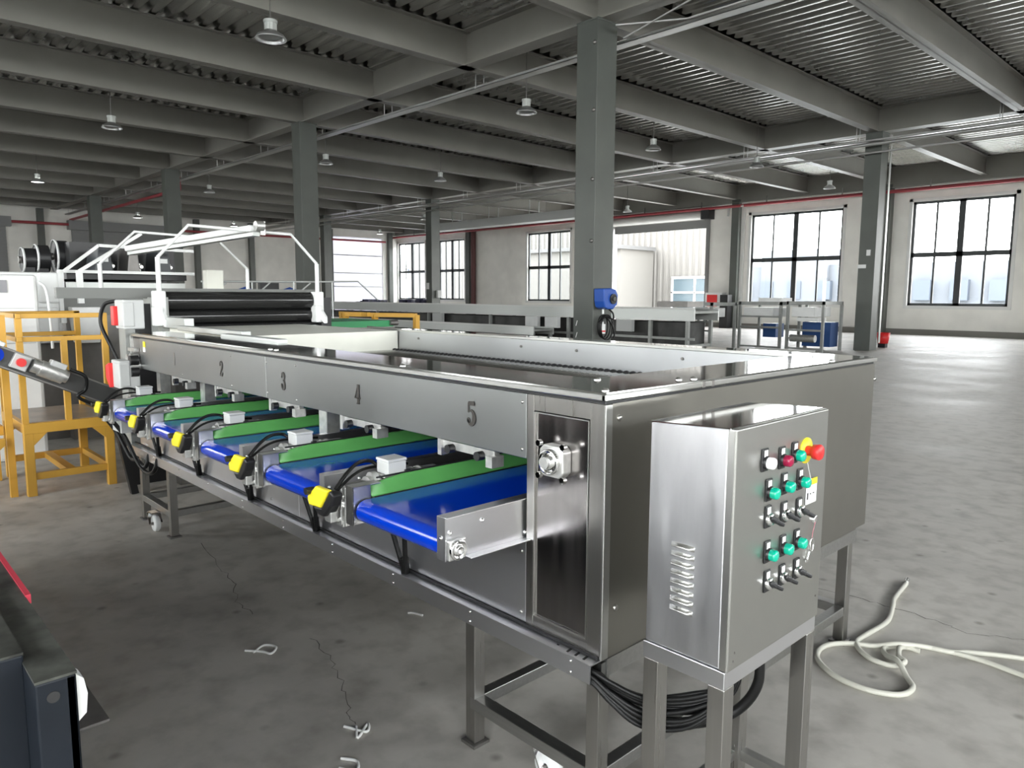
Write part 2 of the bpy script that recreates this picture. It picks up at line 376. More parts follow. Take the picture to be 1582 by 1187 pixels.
def ibeam(p0, p1, z0, z1, wf=0.26, t=0.02, tw=0.016, nm='roof_beam'):
    (xa, ya), (xb, yb) = p0, p1; m = MB()
    if abs(xa-xb) < 1e-6:
        m.box(xa-wf/2, xa+wf/2, ya, yb, z0, z0+t); m.box(xa-wf/2, xa+wf/2, ya, yb, z1-t, z1); m.box(xa-tw/2, xa+tw/2, ya, yb, z0, z1)
    else:
        m.box(xa, xb, ya-wf/2, ya+wf/2, z0, z0+t); m.box(xa, xb, ya-wf/2, ya+wf/2, z1-t, z1); m.box(xa, xb, ya-tw/2, ya+tw/2, z0, z1)
        x = math.ceil(xa/ (BAY/3))*BAY/3
    return st(m.build(nm, BEAM))
for yy in (-3.6, 8.24, 20.05):
    ibeam((XL, yy), (XR, yy), ZG, ZD, 0.34, 0.025, nm='roof_girder')
ibeam((XL, YF-0.2), (XR, YF-0.2), ZG-0.15, ZD, 0.3, 0.025, nm='roof_girder')
xs = []
x = -7.10-BAY/3*11
while x < XR-0.5: xs.append(x); x += BAY/3
for x in xs:
    for (ya, yb) in ((YN, -3.6), (-3.6, 8.24), (8.24, 20.05), (20.05, YF-0.2)):
        ibeam((x, ya), (x, yb), ZG, ZD-0.02, 0.24, 0.02)

# service pipes and cable trays under the girders
def st_tube(nm, pts, r_, m): return st(MB().tube(pts, r_, 8).build(nm, m))
GALV = mat('galvanised_conduit', (0.55, 0.55, 0.54), 0.35, 0.8)
def tray(y, z, x0, x1, hang, wd=0.2):
    m = MB(); m.box(x0, x1, y-wd/2, y+wd/2, z, z+0.01); m.box(x0, x1, y-wd/2, y-wd/2+0.01, z, z+0.05); m.box(x0, x1, y+wd/2-0.01, y+wd/2, z, z+0.05)
    x = x0+0.8
    while x < x1: m.cyl((x, y-wd/2, z), (x, y-wd/2, z+hang), 0.012, 6); m.cyl((x, y+wd/2, z), (x, y+wd/2, z+hang), 0.012, 6); x += BAY/3
    return st(m.build('trim_2', GALV))
tray(8.85, 5.70, XL, XR, 0.5, 0.22)
tray(19.55, 5.62, XL, XR, 0.5, 0.22)
m = MB(); m.tube([(XL, 19.3, 5.52), (XR, 19.3, 5.52)], 0.05); st(m.build('trim_3', GALV))
m = MB(); m.tube([(XL, 19.2, 5.30), (-7.6, 19.6, 5.35), (XR, 19.6, 5.35)], 0.03); st(m.build('trim_4', GALV))
m = MB(); m.tube([(XL, YF-0.45, 5.62), (XR, YF-0.45, 5.62)], 0.07); st(m.build('trim_5', MAROON))
m = MB()
for x in xs: m.box(x+1.6, x+1.64, YF-0.47, YF-0.43, 5.6, 5.95)
st(m.build('trim_6', DARKST))
m = MB(); m.tube([(XL+0.4, -6, 5.1), (XL+0.4, 29, 5.25)], 0.07); st(m.build('trim_7', MAROON))
m = MB(); m.tube([(-45, 9.0, 5.45), (-28.5, 9.0, 5.45)], 0.07); m.tube([(-28.5, 9.0, 5.45), (-28.5, 9.0, 5.9)], 0.07); st(m.build('trim_8', MAROON))
m = MB(); m.box(-40.9, -40.7, YF-0.1, YF-0.02, 0, 5.5) ; m.tube([(-36.0, YF-0.25, 0), (-36.0, YF-0.25, 5.6)], 0.16); st(m.build('trim_9', mat('dark_red_downpipe', (0.10, 0.03, 0.03), 0.5)))
m = MB(); m.tube(cr([(-16.6, YF-0.5, 5.6), (-17.4, YF-0.3, 5.6), (-17.5, YF-0.3, 5.2)]), 0.05); st(m.build('trim_10', LGREY))
st(MB().box(-16.95, -16.75, YF-0.1, YF-0.02, 0, 5.9).build('trim_11', TRIMW))
# rectangular vent duct seen beyond the second row
m = MB(); m.box(-33.5, -20.5, 24.3, 25.0, 5.05, 5.45)
for x in (-22, -25, -28, -31): m.box(x-0.02, x+0.02, 24.3, 24.34, 5.45, 6.5); m.box(x-0.02, x+0.02, 24.96, 25.0, 5.45, 6.5)
st(m.build('trim_12', LGREY))
# diagonal braces
m = MB()
for x in (-9.5, -19.5, -29.6): m.bar((x, 20.0, 5.95), (x+1.7, 20.9, 6.3), 0.05, 0.05)
m.tube([(-6.6, 8.1, 5.75), (-5.6, 8.6, 5.72), (XR, 8.6, 5.72)], 0.02); m.tube([(-6.6, 8.3, 5.6), (-5.4, 8.4, 5.9)], 0.014)
m.tube([(-17.3, 8.0, 5.95), (-19.0, 7.2, 6.4)], 0.03)
st(m.build('trim_13', GALV))

# outside: pale corrugated factory, low shed and hazy blocks
b1 = thing('factory_building', 'pale corrugated factory wall outside the open roller door', 'building', (-30, 40, -0.3))
m = MB(); prof = []; x = -60.0
while x < -24.2: prof += [(x, 42.0), (x+0.22, 42.0), (x+0.28, 42.08), (x+0.42, 42.08)]; x += 0.5
m.prism(prof+[(x, 44), (-60, 44)], 'z', -0.3, 9.0); m.build('wall', OUTW, b1)
MB().box(-28.6, -23.8, 41.86, 41.98, 0.2, 2.7).build('window', GLASSB, b1)
m = MB(); m.box(-28.7, -23.7, 41.8, 41.9, 2.65, 2.8); m.box(-28.7, -23.7, 41.8, 41.9, 1.65, 1.77)
for x in (-28.7, -26.9, -25.2, -23.8): m.box(x, x+0.12, 41.8, 41.9, 0.1, 2.7)
m.build('window_frame', WHITE, b1)
b2 = thing('shed', 'low cream lean-to shed in front of the corrugated factory', 'shed', (-34, 38, -0.3))
m = MB(); m.box(-44, -30.2, 38, 41.7, -0.3, 4.6); m.build('wall', OUTW, b2)
m = MB(); m.box(-44.3, -30.0, 37.7, 41.7, 4.6, 4.85); m.build('roof', mat('grey_roof_edge', (0.07, 0.07, 0.068), 0.7), b2)
b3 = thing('office_block', 'hazy pale office block outside, behind the two right windows', 'building', (-2, 75, -0.3))
MB().box(-45, 6, 72, 82, -0.3, 4.6).box(-38, -31, 71.5, 80, -0.3, 6.2).build('wall', mat('far_wall', (0.075, 0.081, 0.09), 0.8), b3)
m = MB()
for x in range(-44, 5, 3): m.box(x, x+1.4, 71.4, 72.02, 1.2, 3.0)
m.build('window', mat('far_window', (0.05, 0.06, 0.075), 0.4), b3)
b4 = thing('warehouse', 'bluish low warehouse outside, behind the window by the thick near column', 'building', (-62, 75, -0.3))
MB().box(-100, -50, 70, 82, -0.3, 5.6).prism([(-101, 5.6), (-49, 5.6), (-75, 7.6)], 'y', 69.6, 82.4).build('wall', mat('far_blue_wall', (0.055, 0.07, 0.10), 0.8), b4)
# ================================================================ sorting machine
sm = thing('sorting_machine', 'long stainless steel sorting machine with panels numbered 1 to 5 on legs', 'sorting machine', (-2.0, 0.9, 0))
L = -3.97
# front number panels
m = MB(); m.box(-1.998, -0.292, -0.006, 0.012, 1.024, 1.216); m.build('number_panel', PANEL, sm, 0.002)
m = MB(); m.box(-3.80, -2.002, -0.006, 0.012, 1.024, 1.216); m.build('number_panel', PANEL, sm, 0.002)
MB().box(-3.97, -3.80, 0.004, 0.012, 1.10, 1.216).build('end_bracket_plate', DARKST, sm)
# top rim, shadow gap and top plates
m = MB(); m.box(L, 0.006, -0.012, 0.006, 1.2255, 1.243); m.box(-0.008, 0.008, -0.012, 1.79, 1.2255, 1.243); m.box(L, 0.006, 1.772, 1.79, 1.2255, 1.243)
m.build('top_rim', BRIGHT, sm, 0.003)
m = MB(); m.box(L, -0.006, 0.004, 0.02, 1.212, 1.2255); m.box(-0.014, -0.004, 0.0, 1.78, 1.212, 1.2255); m.build('shadow_gap_strip', BLACK, sm)  # black strip painting the shade in the recess below the rim
m = MB(); m.box(L, -0.004, 0.004, 0.235, 1.232, 1.2465); m.box(-0.25, -0.004, 0.235, 1.77, 1.232, 1.2465); m.build('top_plate', POLISH, sm)
m = MB(); m.box(-3.3, -0.25, 1.62, 1.772, 1.232, 1.2465); m.build('top_plate', POLISH, sm)
m = MB(); m.box(-3.3, -0.25, 1.612, 1.622, 1.235, 1.2475); m.build('inner_rim', BRIGHT, sm)
m = MB(); m.box(-3.3, -0.25, 1.62, 1.632, 1.085, 1.2325); m.box(-0.252, -0.24, 0.235, 1.62, 1.085, 1.232); m.box(-3.3, -0.25, 0.223, 0.235, 1.085, 1.232)
m.build('inner_wall', INNER, sm)
m = MB()
for x in (-3.05, -2.0, -1.55, -0.85): m.cyl((x, 1.62, 1.19), (x, 1.613, 1.19), 0.008, 10)
m.build('wall_bolt', DARKST, sm)
m = MB()
for x, y in ((-0.03, 0.03), (-0.27+0.06, 0.21), (-0.03, 0.45), (-0.05, 0.40), (-0.02, 1.4), (-0.95, 0.02), (-2.0, 0.02), (-1.94, 0.02)): m.lathe((x, y, 1.2465), [(0.011, 0), (0.011, 0.003), (0.006, 0.008), (0, 0.009)], 12)
m.build('top_bolt', CHROME, sm)
m = MB(); m.box(0.007, 0.0095, 0.44, 0.455, 1.2255, 1.243); m.box(0.007, 0.0095, 0.49, 0.505, 1.2255, 1.243); m.build('rim_joint', DARKST, sm)
# bed and rollers
m = MB(); m.box(-3.3, -0.25, 0.235, 1.62, 1.03, 1.062); m.build('bed', DARKST, sm)
x = -0.30
slat = MB().cyl((x, 0.25, 1.082), (x, 1.565, 1.082), 0.016, 10).build('roller', POLISH, sm)
ball = MB().lathe((x, 1.585, 1.09), [(0, -0.02), (0.016, -0.018), (0.02, 0), (0.016, 0.018), (0, 0.02)], 10, (0, 1, 0)).box(x-0.022, x+0.022, 1.60, 1.615, 1.07, 1.10).build('chain_link', BLACK, sm)
for k in range(1, 70):
    for o in (slat, ball):
        c = o.copy(); C.objects.link(c); c.parent = sm; c.location = Vector((-0.0435*k, 0, 0))
# near-end section with access door
m = MB(); m.box(-0.290, -0.262, -0.006, 0.014, 0.512, 1.216); m.box(-0.262, -0.05, -0.004, 0.012, 1.17, 1.216); m.box(-0.262, -0.05, -0.004, 0.012, 0.512, 0.553)
m.box(-0.05, 0.0, -0.006, 0.012, 0.512, 1.216); m.build('door_frame', STEEL, sm, 0.0015)
m = MB(); m.box(-0.258, -0.054, 0.0, 0.01, 0.557, 1.166); m.build('access_door', DOORST, sm, 0.002)
m = MB(); m.box(-0.2605, -0.2575, -0.008, 0.0, 0.556, 1.168); m.box(-0.0545, -0.0515, -0.008, 0.0, 0.556, 1.168); m.box(-0.26, -0.052, -0.008, 0.0, 1.165, 1.168); m.box(-0.26, -0.052, -0.007, 0.0, 0.554, 0.557)
m.build('door_edge', BRIGHT, sm)
# flange bearing on the door
bx, bz = -0.165, 1.042
m = MB(); m.prism([(bx-0.045, bz-0.03), (bx-0.03, bz-0.045), (bx+0.03, bz-0.045), (bx+0.045, bz-0.03), (bx+0.045, bz+0.03), (bx+0.03, bz+0.045), (bx-0.03, bz+0.045), (bx-0.045, bz+0.03)], 'y', -0.035, 0.0)
o = m.build('flange_bearing', CAST, sm, 0.004)
m = MB(); m.lathe((bx, -0.035, bz), [(0.036, 0), (0.036, 0.014), (0.03, 0.016), (0.027, 0.008), (0.021, 0.008), (0.021, 0.022), (0.017, 0.024)], 28, (0, -1, 0)); m.build('bearing_ring', CHROME, o)
m = MB(); m.cyl((bx, -0.03, bz), (bx, -0.066, bz), 0.0165, 20); m.build('shaft_end', CAST, o)
for sx in (-1, 1):
    for sz in (-1, 1): MB().cyl((bx+sx*0.046, -0.028, bz+sz*0.046), (bx+sx*0.046, -0.041, bz+sz*0.046), 0.0095, 6).build('bearing_bolt', CHROME, o)
# end plate and corner strip
m = MB(); m.box(-0.004, 0.0, 0.024, 1.785, 0.513, 1.216); m.box(-0.004, 0.0, 0.02, 1.69, 0.505, 0.513); m.build('end_plate', ENDST, sm)
m = MB(); m.box(-0.002, 0.006, -0.008, 0.02, 0.512, 1.216); m.build('corner_strip', BRIGHT, sm, 0.002)
m = MB(); m.box(-0.01, 0.003, 0.02, 1.69, 0.458, 0.508); m.build('lower_rail', STEELX, sm)
m = MB()
for y, z in ((0.055, 1.175), (0.055, 0.645), (1.79, 1.15), (1.0, 0.9)): m.lathe((0.0, y, z), [(0.009, 0), (0.009, 0.003), (0.005, 0.006), (0, 0.006)], 12, (1, 0, 0))
m.build('plate_bolt', STEEL, sm)
# back cover, belly and lower front panels
m = MB(); m.box(-3.9, -0.006, 1.77, 1.782, 0.513, 1.225); m.build('back_cover', STEELX, sm)
m = MB()
for a, b_ in ((-0.293, -0.95), (-0.953, -1.72), (-1.723, -2.40), (-2.403, -3.08), (-3.083, -3.9)): m.box(b_, a, -0.004, 0.01, 0.522, 0.775)
m.build('lower_front_panel', LOWP, sm, 0.0015)
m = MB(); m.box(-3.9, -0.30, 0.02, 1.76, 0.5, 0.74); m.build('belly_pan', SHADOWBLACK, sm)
m = MB(); m.box(-3.9, -0.27, 1.55, 1.765, 0.74, 1.03); m.box(-0.272, -0.262, 0.02, 1.6, 0.52, 1.22); m.box(-3.3, -0.27, 0.03, 1.6, 1.025, 1.03); m.build('dark_interior', SHADOWBLACK, sm)  # black slabs standing in for the shade inside the body
m = MB(); m.box(-4.05, -0.004, -0.012, -0.002, 0.512, 0.521); m.build('black_seam', BLACK, sm)
for x in (-0.31, -0.945, -1.71, -1.99, -2.39, -3.07):
    for z in ((1.19, 1.05, 0.74, 0.55) if x in (-0.31, -1.99) else (1.195, 1.045) if x != -0.945 else (0.74, 0.55)): MB().lathe((x, -0.005, z), [(0.0055, 0), (0.0055, 0.002), (0.003, 0.004), (0, 0.004)], 10, (0, -1, 0)).build('panel_screw', STEEL, sm)
# cable tray channel under the front
m = MB(); m.box(-4.05, 0.0, -0.045, -0.002, 0.508, 0.511); m.box(-4.05, 0.0, -0.047, -0.044, 0.457, 0.511); m.box(-4.05, 0.0, -0.045, -0.002, 0.457, 0.460)
tr_ = m.build('cable_tray', LOWP, sm)
m = MB()
for x in (-0.10, -0.07, -0.04): m.prism([(x, -0.034), (x+0.008, -0.034), (x+0.004, -0.012), (x-0.004, -0.012)], 'z', 0.5112, 0.5118)
m.prism([(-0.145, -0.024), (-0.137, -0.024), (-0.139, -0.018), (-0.147, -0.018)], 'z', 0.5112, 0.5118)
m.build('slot', BLACK, tr_)
m = MB()
x = -0.07
while x > -4.0: 
    m.lathe((x, -0.047, 0.5), [(0.004, 0), (0.003, 0.003), (0, 0.003)], 8, (0, -1, 0)); m.lathe((x, -0.047, 0.468), [(0.004, 0), (0.003, 0.003), (0, 0.003)], 8, (0, -1, 0)); x -= 0.43
m.build('tray_screw', CHROME, tr_)
# numbers
def stroke(m, pts, y, ox, oz, s):
    # pts: (x, z, w) centre line with width -> flat raised glyph
    P = [Vector((p[0], 0, p[1])) for p in pts]; a = []; b_ = []
    for i, p in enumerate(P):
        d = (P[min(i+1, len(P)-1)]-P[max(i-1, 0)]).normalized(); nrm = Vector((-d.z, 0, d.x))*pts[i][2]/2
        a.append(p+nrm); b_.append(p-nrm)
    vs = []
    for q in a+b_: vs.append((ox+q.x*s, y, oz+q.z*s))
    k = len(P); vs2 = [(v[0], y-0.0015, v[2]) for v in vs]
    fs = [(i, i+1, k+i+1, k+i) for i in range(k-1)]+[(2*k+i, 2*k+k+i, 2*k+k+i+1, 2*k+i+1) for i in range(k-1)]
    fs += [(i, 2*k+i, 2*k+i+1, i+1) for i in range(k-1)]+[(k+i, k+i+1, 3*k+i+1, 3*k+i) for i in range(k-1)]
    m.add(vs+vs2, fs)
def arc(cx_, cz_, rx, rz, a0, a1, w0, w1, w2, n=12):
    o = []
    for i in range(n+1):
        t = i/n; a = math.radians(a0+(a1-a0)*t); w_ = w0*(1-2*t)+w1*2*t if t < .5 else w1*(2-2*t)+w2*(2*t-1)
        o.append((cx_+rx*math.cos(a), cz_+rz*math.sin(a), w_))
    return o
def glyph(ch):
    if ch == '1': return [[(0, -.5, .13), (0, .5, .13)], [(-.17, -.48, .04), (.17, -.48, .04)], [(-.14, .32, .03), (0, .47, .05)]]
    if ch == '2': return [arc(0, .24, .19, .24, 165, -35, .05, .05, .12)+[(-.02, -.15, .08), (-.2, -.42, .05)], [(-.22, -.45, .10), (.1, -.45, .12), (.22, -.36, .04), (.24, -.25, .03)], arc(-.16, .24, .04, .04, 0, 360, .06, .06, .06, 8)]
    if ch == '3': return [arc(-.02, .26, .17, .22, 160, -85, .04, .12, .04), arc(-.02, -.22, .2, .26, 88, -160, .04, .14, .05), arc(-.17, .25, .03, .04, 0, 360, .05, .05, .05, 8), arc(-.18, -.25, .04, .05, 0, 360, .07, .07, .07, 8)]
    if ch == '4': return [[(.07, -.5, .13), (.07, .5, .13)], [(.05, .48, .04), (-.25, -.2, .04)], [(-.26, -.2, .05), (.27, -.2, .05)], [(-.08, -.48, .04), (.22, -.48, .04)]]
    return [[(-.17, .44, .12), (.2, .46, .13)], [(-.17, .48, .05), (-.19, .05, .04)], arc(-.02, -.15, .2, .3, 130, -160, .04, .16, .05), arc(-.18, -.28, .05, .06, 0, 360, .08, .08, .08, 8)]
for ch, x, z in (('5', -0.539, 1.127), ('4', -1.211, 1.122), ('3', -1.826, 1.118), ('2', -2.51, 1.122), ('1', -3.186, 1.126)):
    m = MB()
    for g in glyph(ch): stroke(m, [(a_, b_, w_*1.45) for a_, b_, w_ in g], -0.0075, x, z, 0.075)
    m.build('number_marking', DIGIT if ch != '1' else mat('faded_number', (0.28, 0.27, 0.25), 0.4, 0.5), sm)
MB().box(-3.73, -3.69, -0.0085, -0.006, 1.16, 1.2).build('warning_sticker', YELS, sm)
MB().box(-3.73, -3.69, -0.009, -0.006, 1.135, 1.165).build('warning_sticker', PAPER, sm)
# posts and latches hanging below the number panel
for x in (-1.64, -3.01, -3.75):
    m = MB(); m.box(x-0.035, x+0.035, 0.08, 0.11, 0.745, 1.03); m.box(x+0.03, x+0.037, 0.08, 0.14, 0.745, 1.03); m.build('post', CAST, sm)
for k in range(5):
    x = -0.60-0.643*k
    m = MB(); m.box(x-0.13, x+0.13, 0.03, 0.05, 0.985, 1.012); m.box(x+0.12, x+0.15, 0.0, 0.05, 0.965, 1.0); m.box(x-0.15, x-0.13, 0.02, 0.05, 0.96, 1.02); o = m.build('latch_bar', CAST, sm)
    for q_ in (-0.08, 0.07): MB().cyl((x+q_, 0.03, 0.99), (x+q_, 0.005, 0.99), 0.015, 14).build('latch_knob', BLACK, o)
# legs and lower frames
def leg(x, y, ztop=0.457, w_=0.045, par=None, foot=True):
    o = MB().box(x-w_/2, x+w_/2, y-w_/2, y+w_/2, 0.012 if foot else 0, ztop).build('leg', STEEL, par, 0.002)
    if foot: MB().box(x-0.034, x+0.034, y-0.034, y+0.034, 0, 0.010).build('foot_plate', DARKST, o)
for xa, xb in ((-0.558, -0.03), (-3.95, -3.43)):
    for x in (xa, xb):
        for y in (0.023, 1.665): leg(x, y, par=sm)
    for yq in (0.0, 1.64): MB().box(xa, xb, yq, yq+0.045, 0.13, 0.17).build('cross_rail', STEELX, sm, 0.002)
    for x in (xa, xb): MB().box(x-0.02, x+0.02, 0.045, 1.64, 0.13, 0.17).build('cross_rail', STEELX, sm, 0.002)
m = MB(); m.box(-3.97, 0.0, 1.64, 1.69, 0.457, 0.507); m.box(-3.97, -0.0, 0.0, 0.04, 0.457, 0.5); m.build('under_frame', STEELX, sm)
for x in (-3.62, -0.28, -3.62):
    pass
for x, y in ((-3.65, -0.02), (-0.27, 0.06)):
    o = MB().box(x-0.035, x+0.035, y-0.03, y+0.03, 0.118, 0.124).bar((x-0.02, y-0.025, 0.12), (x+0.02, y-0.025, 0.05), 0.006, 0.03, (0, 1, 0)).bar((x-0.02, y+0.025, 0.12), (x+0.02, y+0.025, 0.05), 0.006, 0.03, (0, 1, 0)).build('caster', CHROME, sm)
    MB().lathe((x+0.02, y, 0.052), [(0.012, -0.016), (0.046, -0.016), (0.052, -0.008), (0.052, 0.008), (0.046, 0.016), (0.012, 0.016)], 24, (0, 1, 0)).build('caster_wheel', WHITE, o)
    MB().cyl((x+0.02, y-0.03, 0.052), (x+0.02, y+0.03, 0.052), 0.009, 10).build('axle', DARKST, o)
# left end bearing blocks
m = MB(); m.box(-3.97, -3.84, -0.03, 0.0, 1.13, 1.15); m.cyl((-3.93, -0.05, 1.08), (-3.93, 0, 1.08), 0.03, 14); m.cyl((-3.86, -0.05, 1.10), (-3.86, 0, 1.10), 0.02, 14)
m.cyl((-3.86, -0.05, 1.04), (-3.86, 0.02, 1.04), 0.025, 14); m.box(-3.99, -3.965, -0.01, 0.03, 0.78, 1.225); m.build('end_bearing', CAST, sm)
m = MB(); m.cyl((-3.84, -0.06, 1.075), (-3.84, -0.01, 1.075), 0.032, 14); m.cyl((-3.84, -0.055, 1.0), (-3.84, -0.01, 1.0), 0.03, 14); m.build('end_knob', BLACK, sm)
# black V struts under the outlets
for k, (xa, xb, xc) in enumerate(((-0.94, -0.86, -0.885), (-1.60, -1.50, -1.53), (-2.24, -2.11, -2.17), (-2.9, -2.78, -2.83), (-3.55, -3.43, -3.48))):
    m = MB(); m.tube([(xa, -0.06, 0.78), (xa+0.01, -0.045, 0.65), (xc, -0.03, 0.515)], 0.009); m.tube([(xb+0.03, -0.06, 0.78), (xb, -0.045, 0.65), (xc+0.01, -0.03, 0.515)], 0.009)
    m.tube([(xc, -0.03, 0.57), (xc, -0.025, 0.512)], 0.016); m.build('strut', RUBBER, sm)

# ---------------------------------------------------------------- outlet conveyors
OC = []
def outlet():
    t = thing('outlet_conveyor', 'x', 'outlet conveyor', (-0.55, 0.0, 0.76), 'blue outlet belts along the front of the sorting machine')
    # belt loop
    prof = [(1.5, 0.853), (-0.262, 0.853)]
    for i in range(1, 12): a = math.radians(90+180*i/12); prof.append((-0.262+0.036*math.cos(a), 0.817+0.036*math.sin(a)))
    prof += [(-0.262, 0.781), (1.5, 0.781)]
    b_ = MB(); b_.prism(prof, 'x', -0.757, -0.340); o = b_.build('belt', BLUE, t); o.data.polygons.foreach_set('use_smooth', [True]*len(o.data.polygons))
    md = o.modifiers.new('e', 'EDGE_SPLIT'); md.split_angle = 0.5
    # green guide, leaning and rolled at the front end
    m_ = MB(); rows = []
    for i in range(26):
        y = -0.245+i*0.07; s = min(1, i/1.5)
        h = 0.052*(0.55+0.45*s)
        row = []
        for j in range(7):
            tt = j/6; row.append((-0.766-0.022*math.sin(tt*1.3), y+(0.012*(1-s))*(1-tt), 0.8545+h*tt))
        rows.append(row)
    vs = [p for r_ in rows for p in r_]; fs = [(i*7+j, i*7+j+1, (i+1)*7+j+1, (i+1)*7+j) for i in range(25) for j in range(6)]
    m_.add(vs, fs, True); o = m_.build('side_guide', GREEN, t); md = o.modifiers.new('s', 'SOLIDIFY'); md.thickness = 0.004
    m_ = MB(); m_.tube([(-0.7895, y_, 0.908) for y_ in (-0.2, 0.4, 1.5)], 0.003, 6); m_.build('guide_edge', BLACK, t)
    # right channel with flange
    m_ = MB(); m_.box(-0.303, -0.300, -0.303, 1.5, 0.782, 0.905); m_.box(-0.335, -0.300, -0.303, 1.5, 0.902, 0.905); m_.box(-0.335, -0.300, -0.303, -0.300, 0.782, 0.905); m_.box(-0.335, -0.3, -0.303, 1.5, 0.782, 0.785); m_.box(-0.300, -0.272, -0.235, 0.0, 0.782, 0.785); m_.box(-0.300, -0.292, -0.303, 0.0, 0.9025, 0.905)
    m_.build('side_channel', LOWP, t, 0.001)
    m_ = MB(); m_.box(-0.300, -0.288, -0.298, -0.238, 0.784, 0.842); o = m_.build('bearing', CAST, t, 0.004)
    MB().lathe((-0.288, -0.268, 0.813), [(0.029, 0), (0.029, 0.007), (0.024, 0.010), (0.020, 0.005), (0.014, 0.005), (0.014, 0.012), (0.009, 0.013), (0.0, 0.005)], 22, (1, 0, 0)).build('bearing_ring', CHROME, o)
    for y_, z_ in ((-0.17, 0.872), (-0.285, 0.86), (0.0, 0.80)): MB().lathe((-0.300, y_, z_), [(0.007, 0), (0.007, 0.003), (0, 0.006)], 10, (1, 0, 0)).build('bolt', CHROME, t)
    m_ = MB(); m_.lathe((-0.318, -0.303, 0.845), [(0.006, 0), (0.006, 0.003), (0, 0.004)], 10, (0, -1, 0)); m_.build('bolt', CHROME, t)
    # left bracket
    m_ = MB(); m_.box(-0.805, -0.765, -0.305, -0.300, 0.772, 0.898); m_.box(-0.805, -0.801, -0.305, -0.22, 0.772, 0.898); m_.box(-0.805, -0.765, -0.305, -0.2, 0.894, 0.898)
    m_.box(-0.768, -0.765, -0.305, -0.238, 0.775, 0.898); m_.build('bracket', BRIGHT, t, 0.001)
    # long left channel
    m_ = MB(); m_.box(-0.801, -0.796, -0.2, 1.5, 0.785, 0.895); m_.box(-0.84, -0.796, -0.16, 1.5, 0.892, 0.896); m_.build('rear_channel', DARKST, t)
    # gear housing with ribs
    m_ = MB(); m_.box(-0.865, -0.812, -0.285, -0.2, 0.775, 0.885)
    for z_ in (0.78, 0.88): m_.box(-0.873, -0.808, -0.292, -0.2, z_-0.006, z_+0.006)
    g = m_.build('gear_housing', DARKST, t, 0.004)
    m_ = MB()
    for x_ in (-0.868, -0.842, -0.816): m_.bar((x_, -0.296, 0.76), (x_+0.004, -0.296, 0.888), 0.008, 0.016, (0, 1, 0))
    m_.bar((-0.868, -0.3, 0.80), (-0.84, -0.3, 0.84), 0.008, 0.01, (0, 1, 0)); m_.bar((-0.84, -0.3, 0.78), (-0.868, -0.3, 0.765), 0.012, 0.012, (0, 1, 0))
    m_.box(-0.875, -0.835, -0.30, -0.28, 0.752, 0.772)
    m_.build('housing_rib', CAST, g, 0.002)
    MB().lathe((-0.83, -0.292, 0.835), [(0.022, 0), (0.022, 0.005), (0.012, 0.007), (0.012, 0.002), (0, 0.002)], 18, (0, -1, 0)).build('shaft_cover', CHROME, g)
    # motor barrel and junction box
    m_ = MB(); m_.cyl((-0.852, -0.2, 0.862), (-0.852, 0.08, 0.862), 0.038, 20)
    for k in range(7): m_.cyl((-0.852, -0.17+k*0.03, 0.862), (-0.852, -0.162+k*0.03, 0.862), 0.043, 20)
    m_.box(-0.885, -0.80, -0.16, -0.02, 0.893, 0.903); m_.cyl((-0.852, -0.185, 0.885), (-0.852, -0.165, 0.885), 0.028, 14); mo = m_.build('motor', CAST, t)
    m_ = MB(); m_.box(-0.868, -0.798, -0.148, -0.076, 0.903, 0.946); jb = m_.build('junction_box', LGREY, mo, 0.003)
    m_ = MB(); m_.box(-0.870, -0.796, -0.150, -0.074, 0.947, 0.956); m_.build('box_lid', LGREY, jb, 0.002)
    m_ = MB(); m_.box(-0.798, -0.788, -0.085, -0.065, 0.905, 0.915); m_.cyl((-0.868, -0.12, 0.92), (-0.885, -0.13, 0.92), 0.008, 8); m_.build('cable_gland', BLACK, jb)
    # yellow and black hand-off sensor with cable
    s1 = MB().prism([(-0.978, 0.836), (-0.922, 0.880), (-0.838, 0.880), (-0.895, 0.812), (-0.968, 0.808)], 'y', -0.350, -0.330).build('sensor', YELS, t, 0.006, 3)
    MB().prism([(-0.955, 0.808), (-0.895, 0.812), (-0.838, 0.880), (-0.812, 0.868), (-0.83, 0.83), (-0.88, 0.784), (-0.915, 0.784)], 'y', -0.345, -0.308).build('sensor_body', BLACK, s1, 0.006)
    MB().cyl((-0.958, -0.365, 0.858), (-0.958, -0.335, 0.858), 0.012, 12).build('sensor_lens', BLACK, s1)
    MB().tube(cr([(-0.825, -0.33, 0.885), (-0.84, -0.28, 0.925), (-0.87, -0.22, 0.945), (-0.895, -0.16, 0.94), (-0.884, -0.13, 0.92)]), 0.0065).build('cable', RUBBER, t)
    MB().tube(cr([(-0.83, -0.32, 0.88), (-0.86, -0.24, 0.912), (-0.90, -0.15, 0.915), (-0.90, 0.0, 0.905)]), 0.005).build('cable', RUBBER, t)
    MB().box(-0.90, -0.86, -0.33, -0.30, 0.765, 0.80).build('sensor_bracket', CAST, t, 0.003)
    return t
oc = outlet()
nm5 = {0: 'blue outlet conveyor nearest the control cabinet, its steel channel and bearing fully exposed', 1: 'second blue outlet conveyor counted from the control cabinet', 2: 'middle one of the five blue outlet conveyors', 3: 'second blue outlet conveyor counted from the inclined black conveyor', 4: 'smallest blue outlet conveyor, right beside the inclined black conveyor'}
oc['label'] = nm5[0]
for k in range(1, 5): dup(oc, (-0.55-0.643*k, 0.0, 0.76), nm5[k])

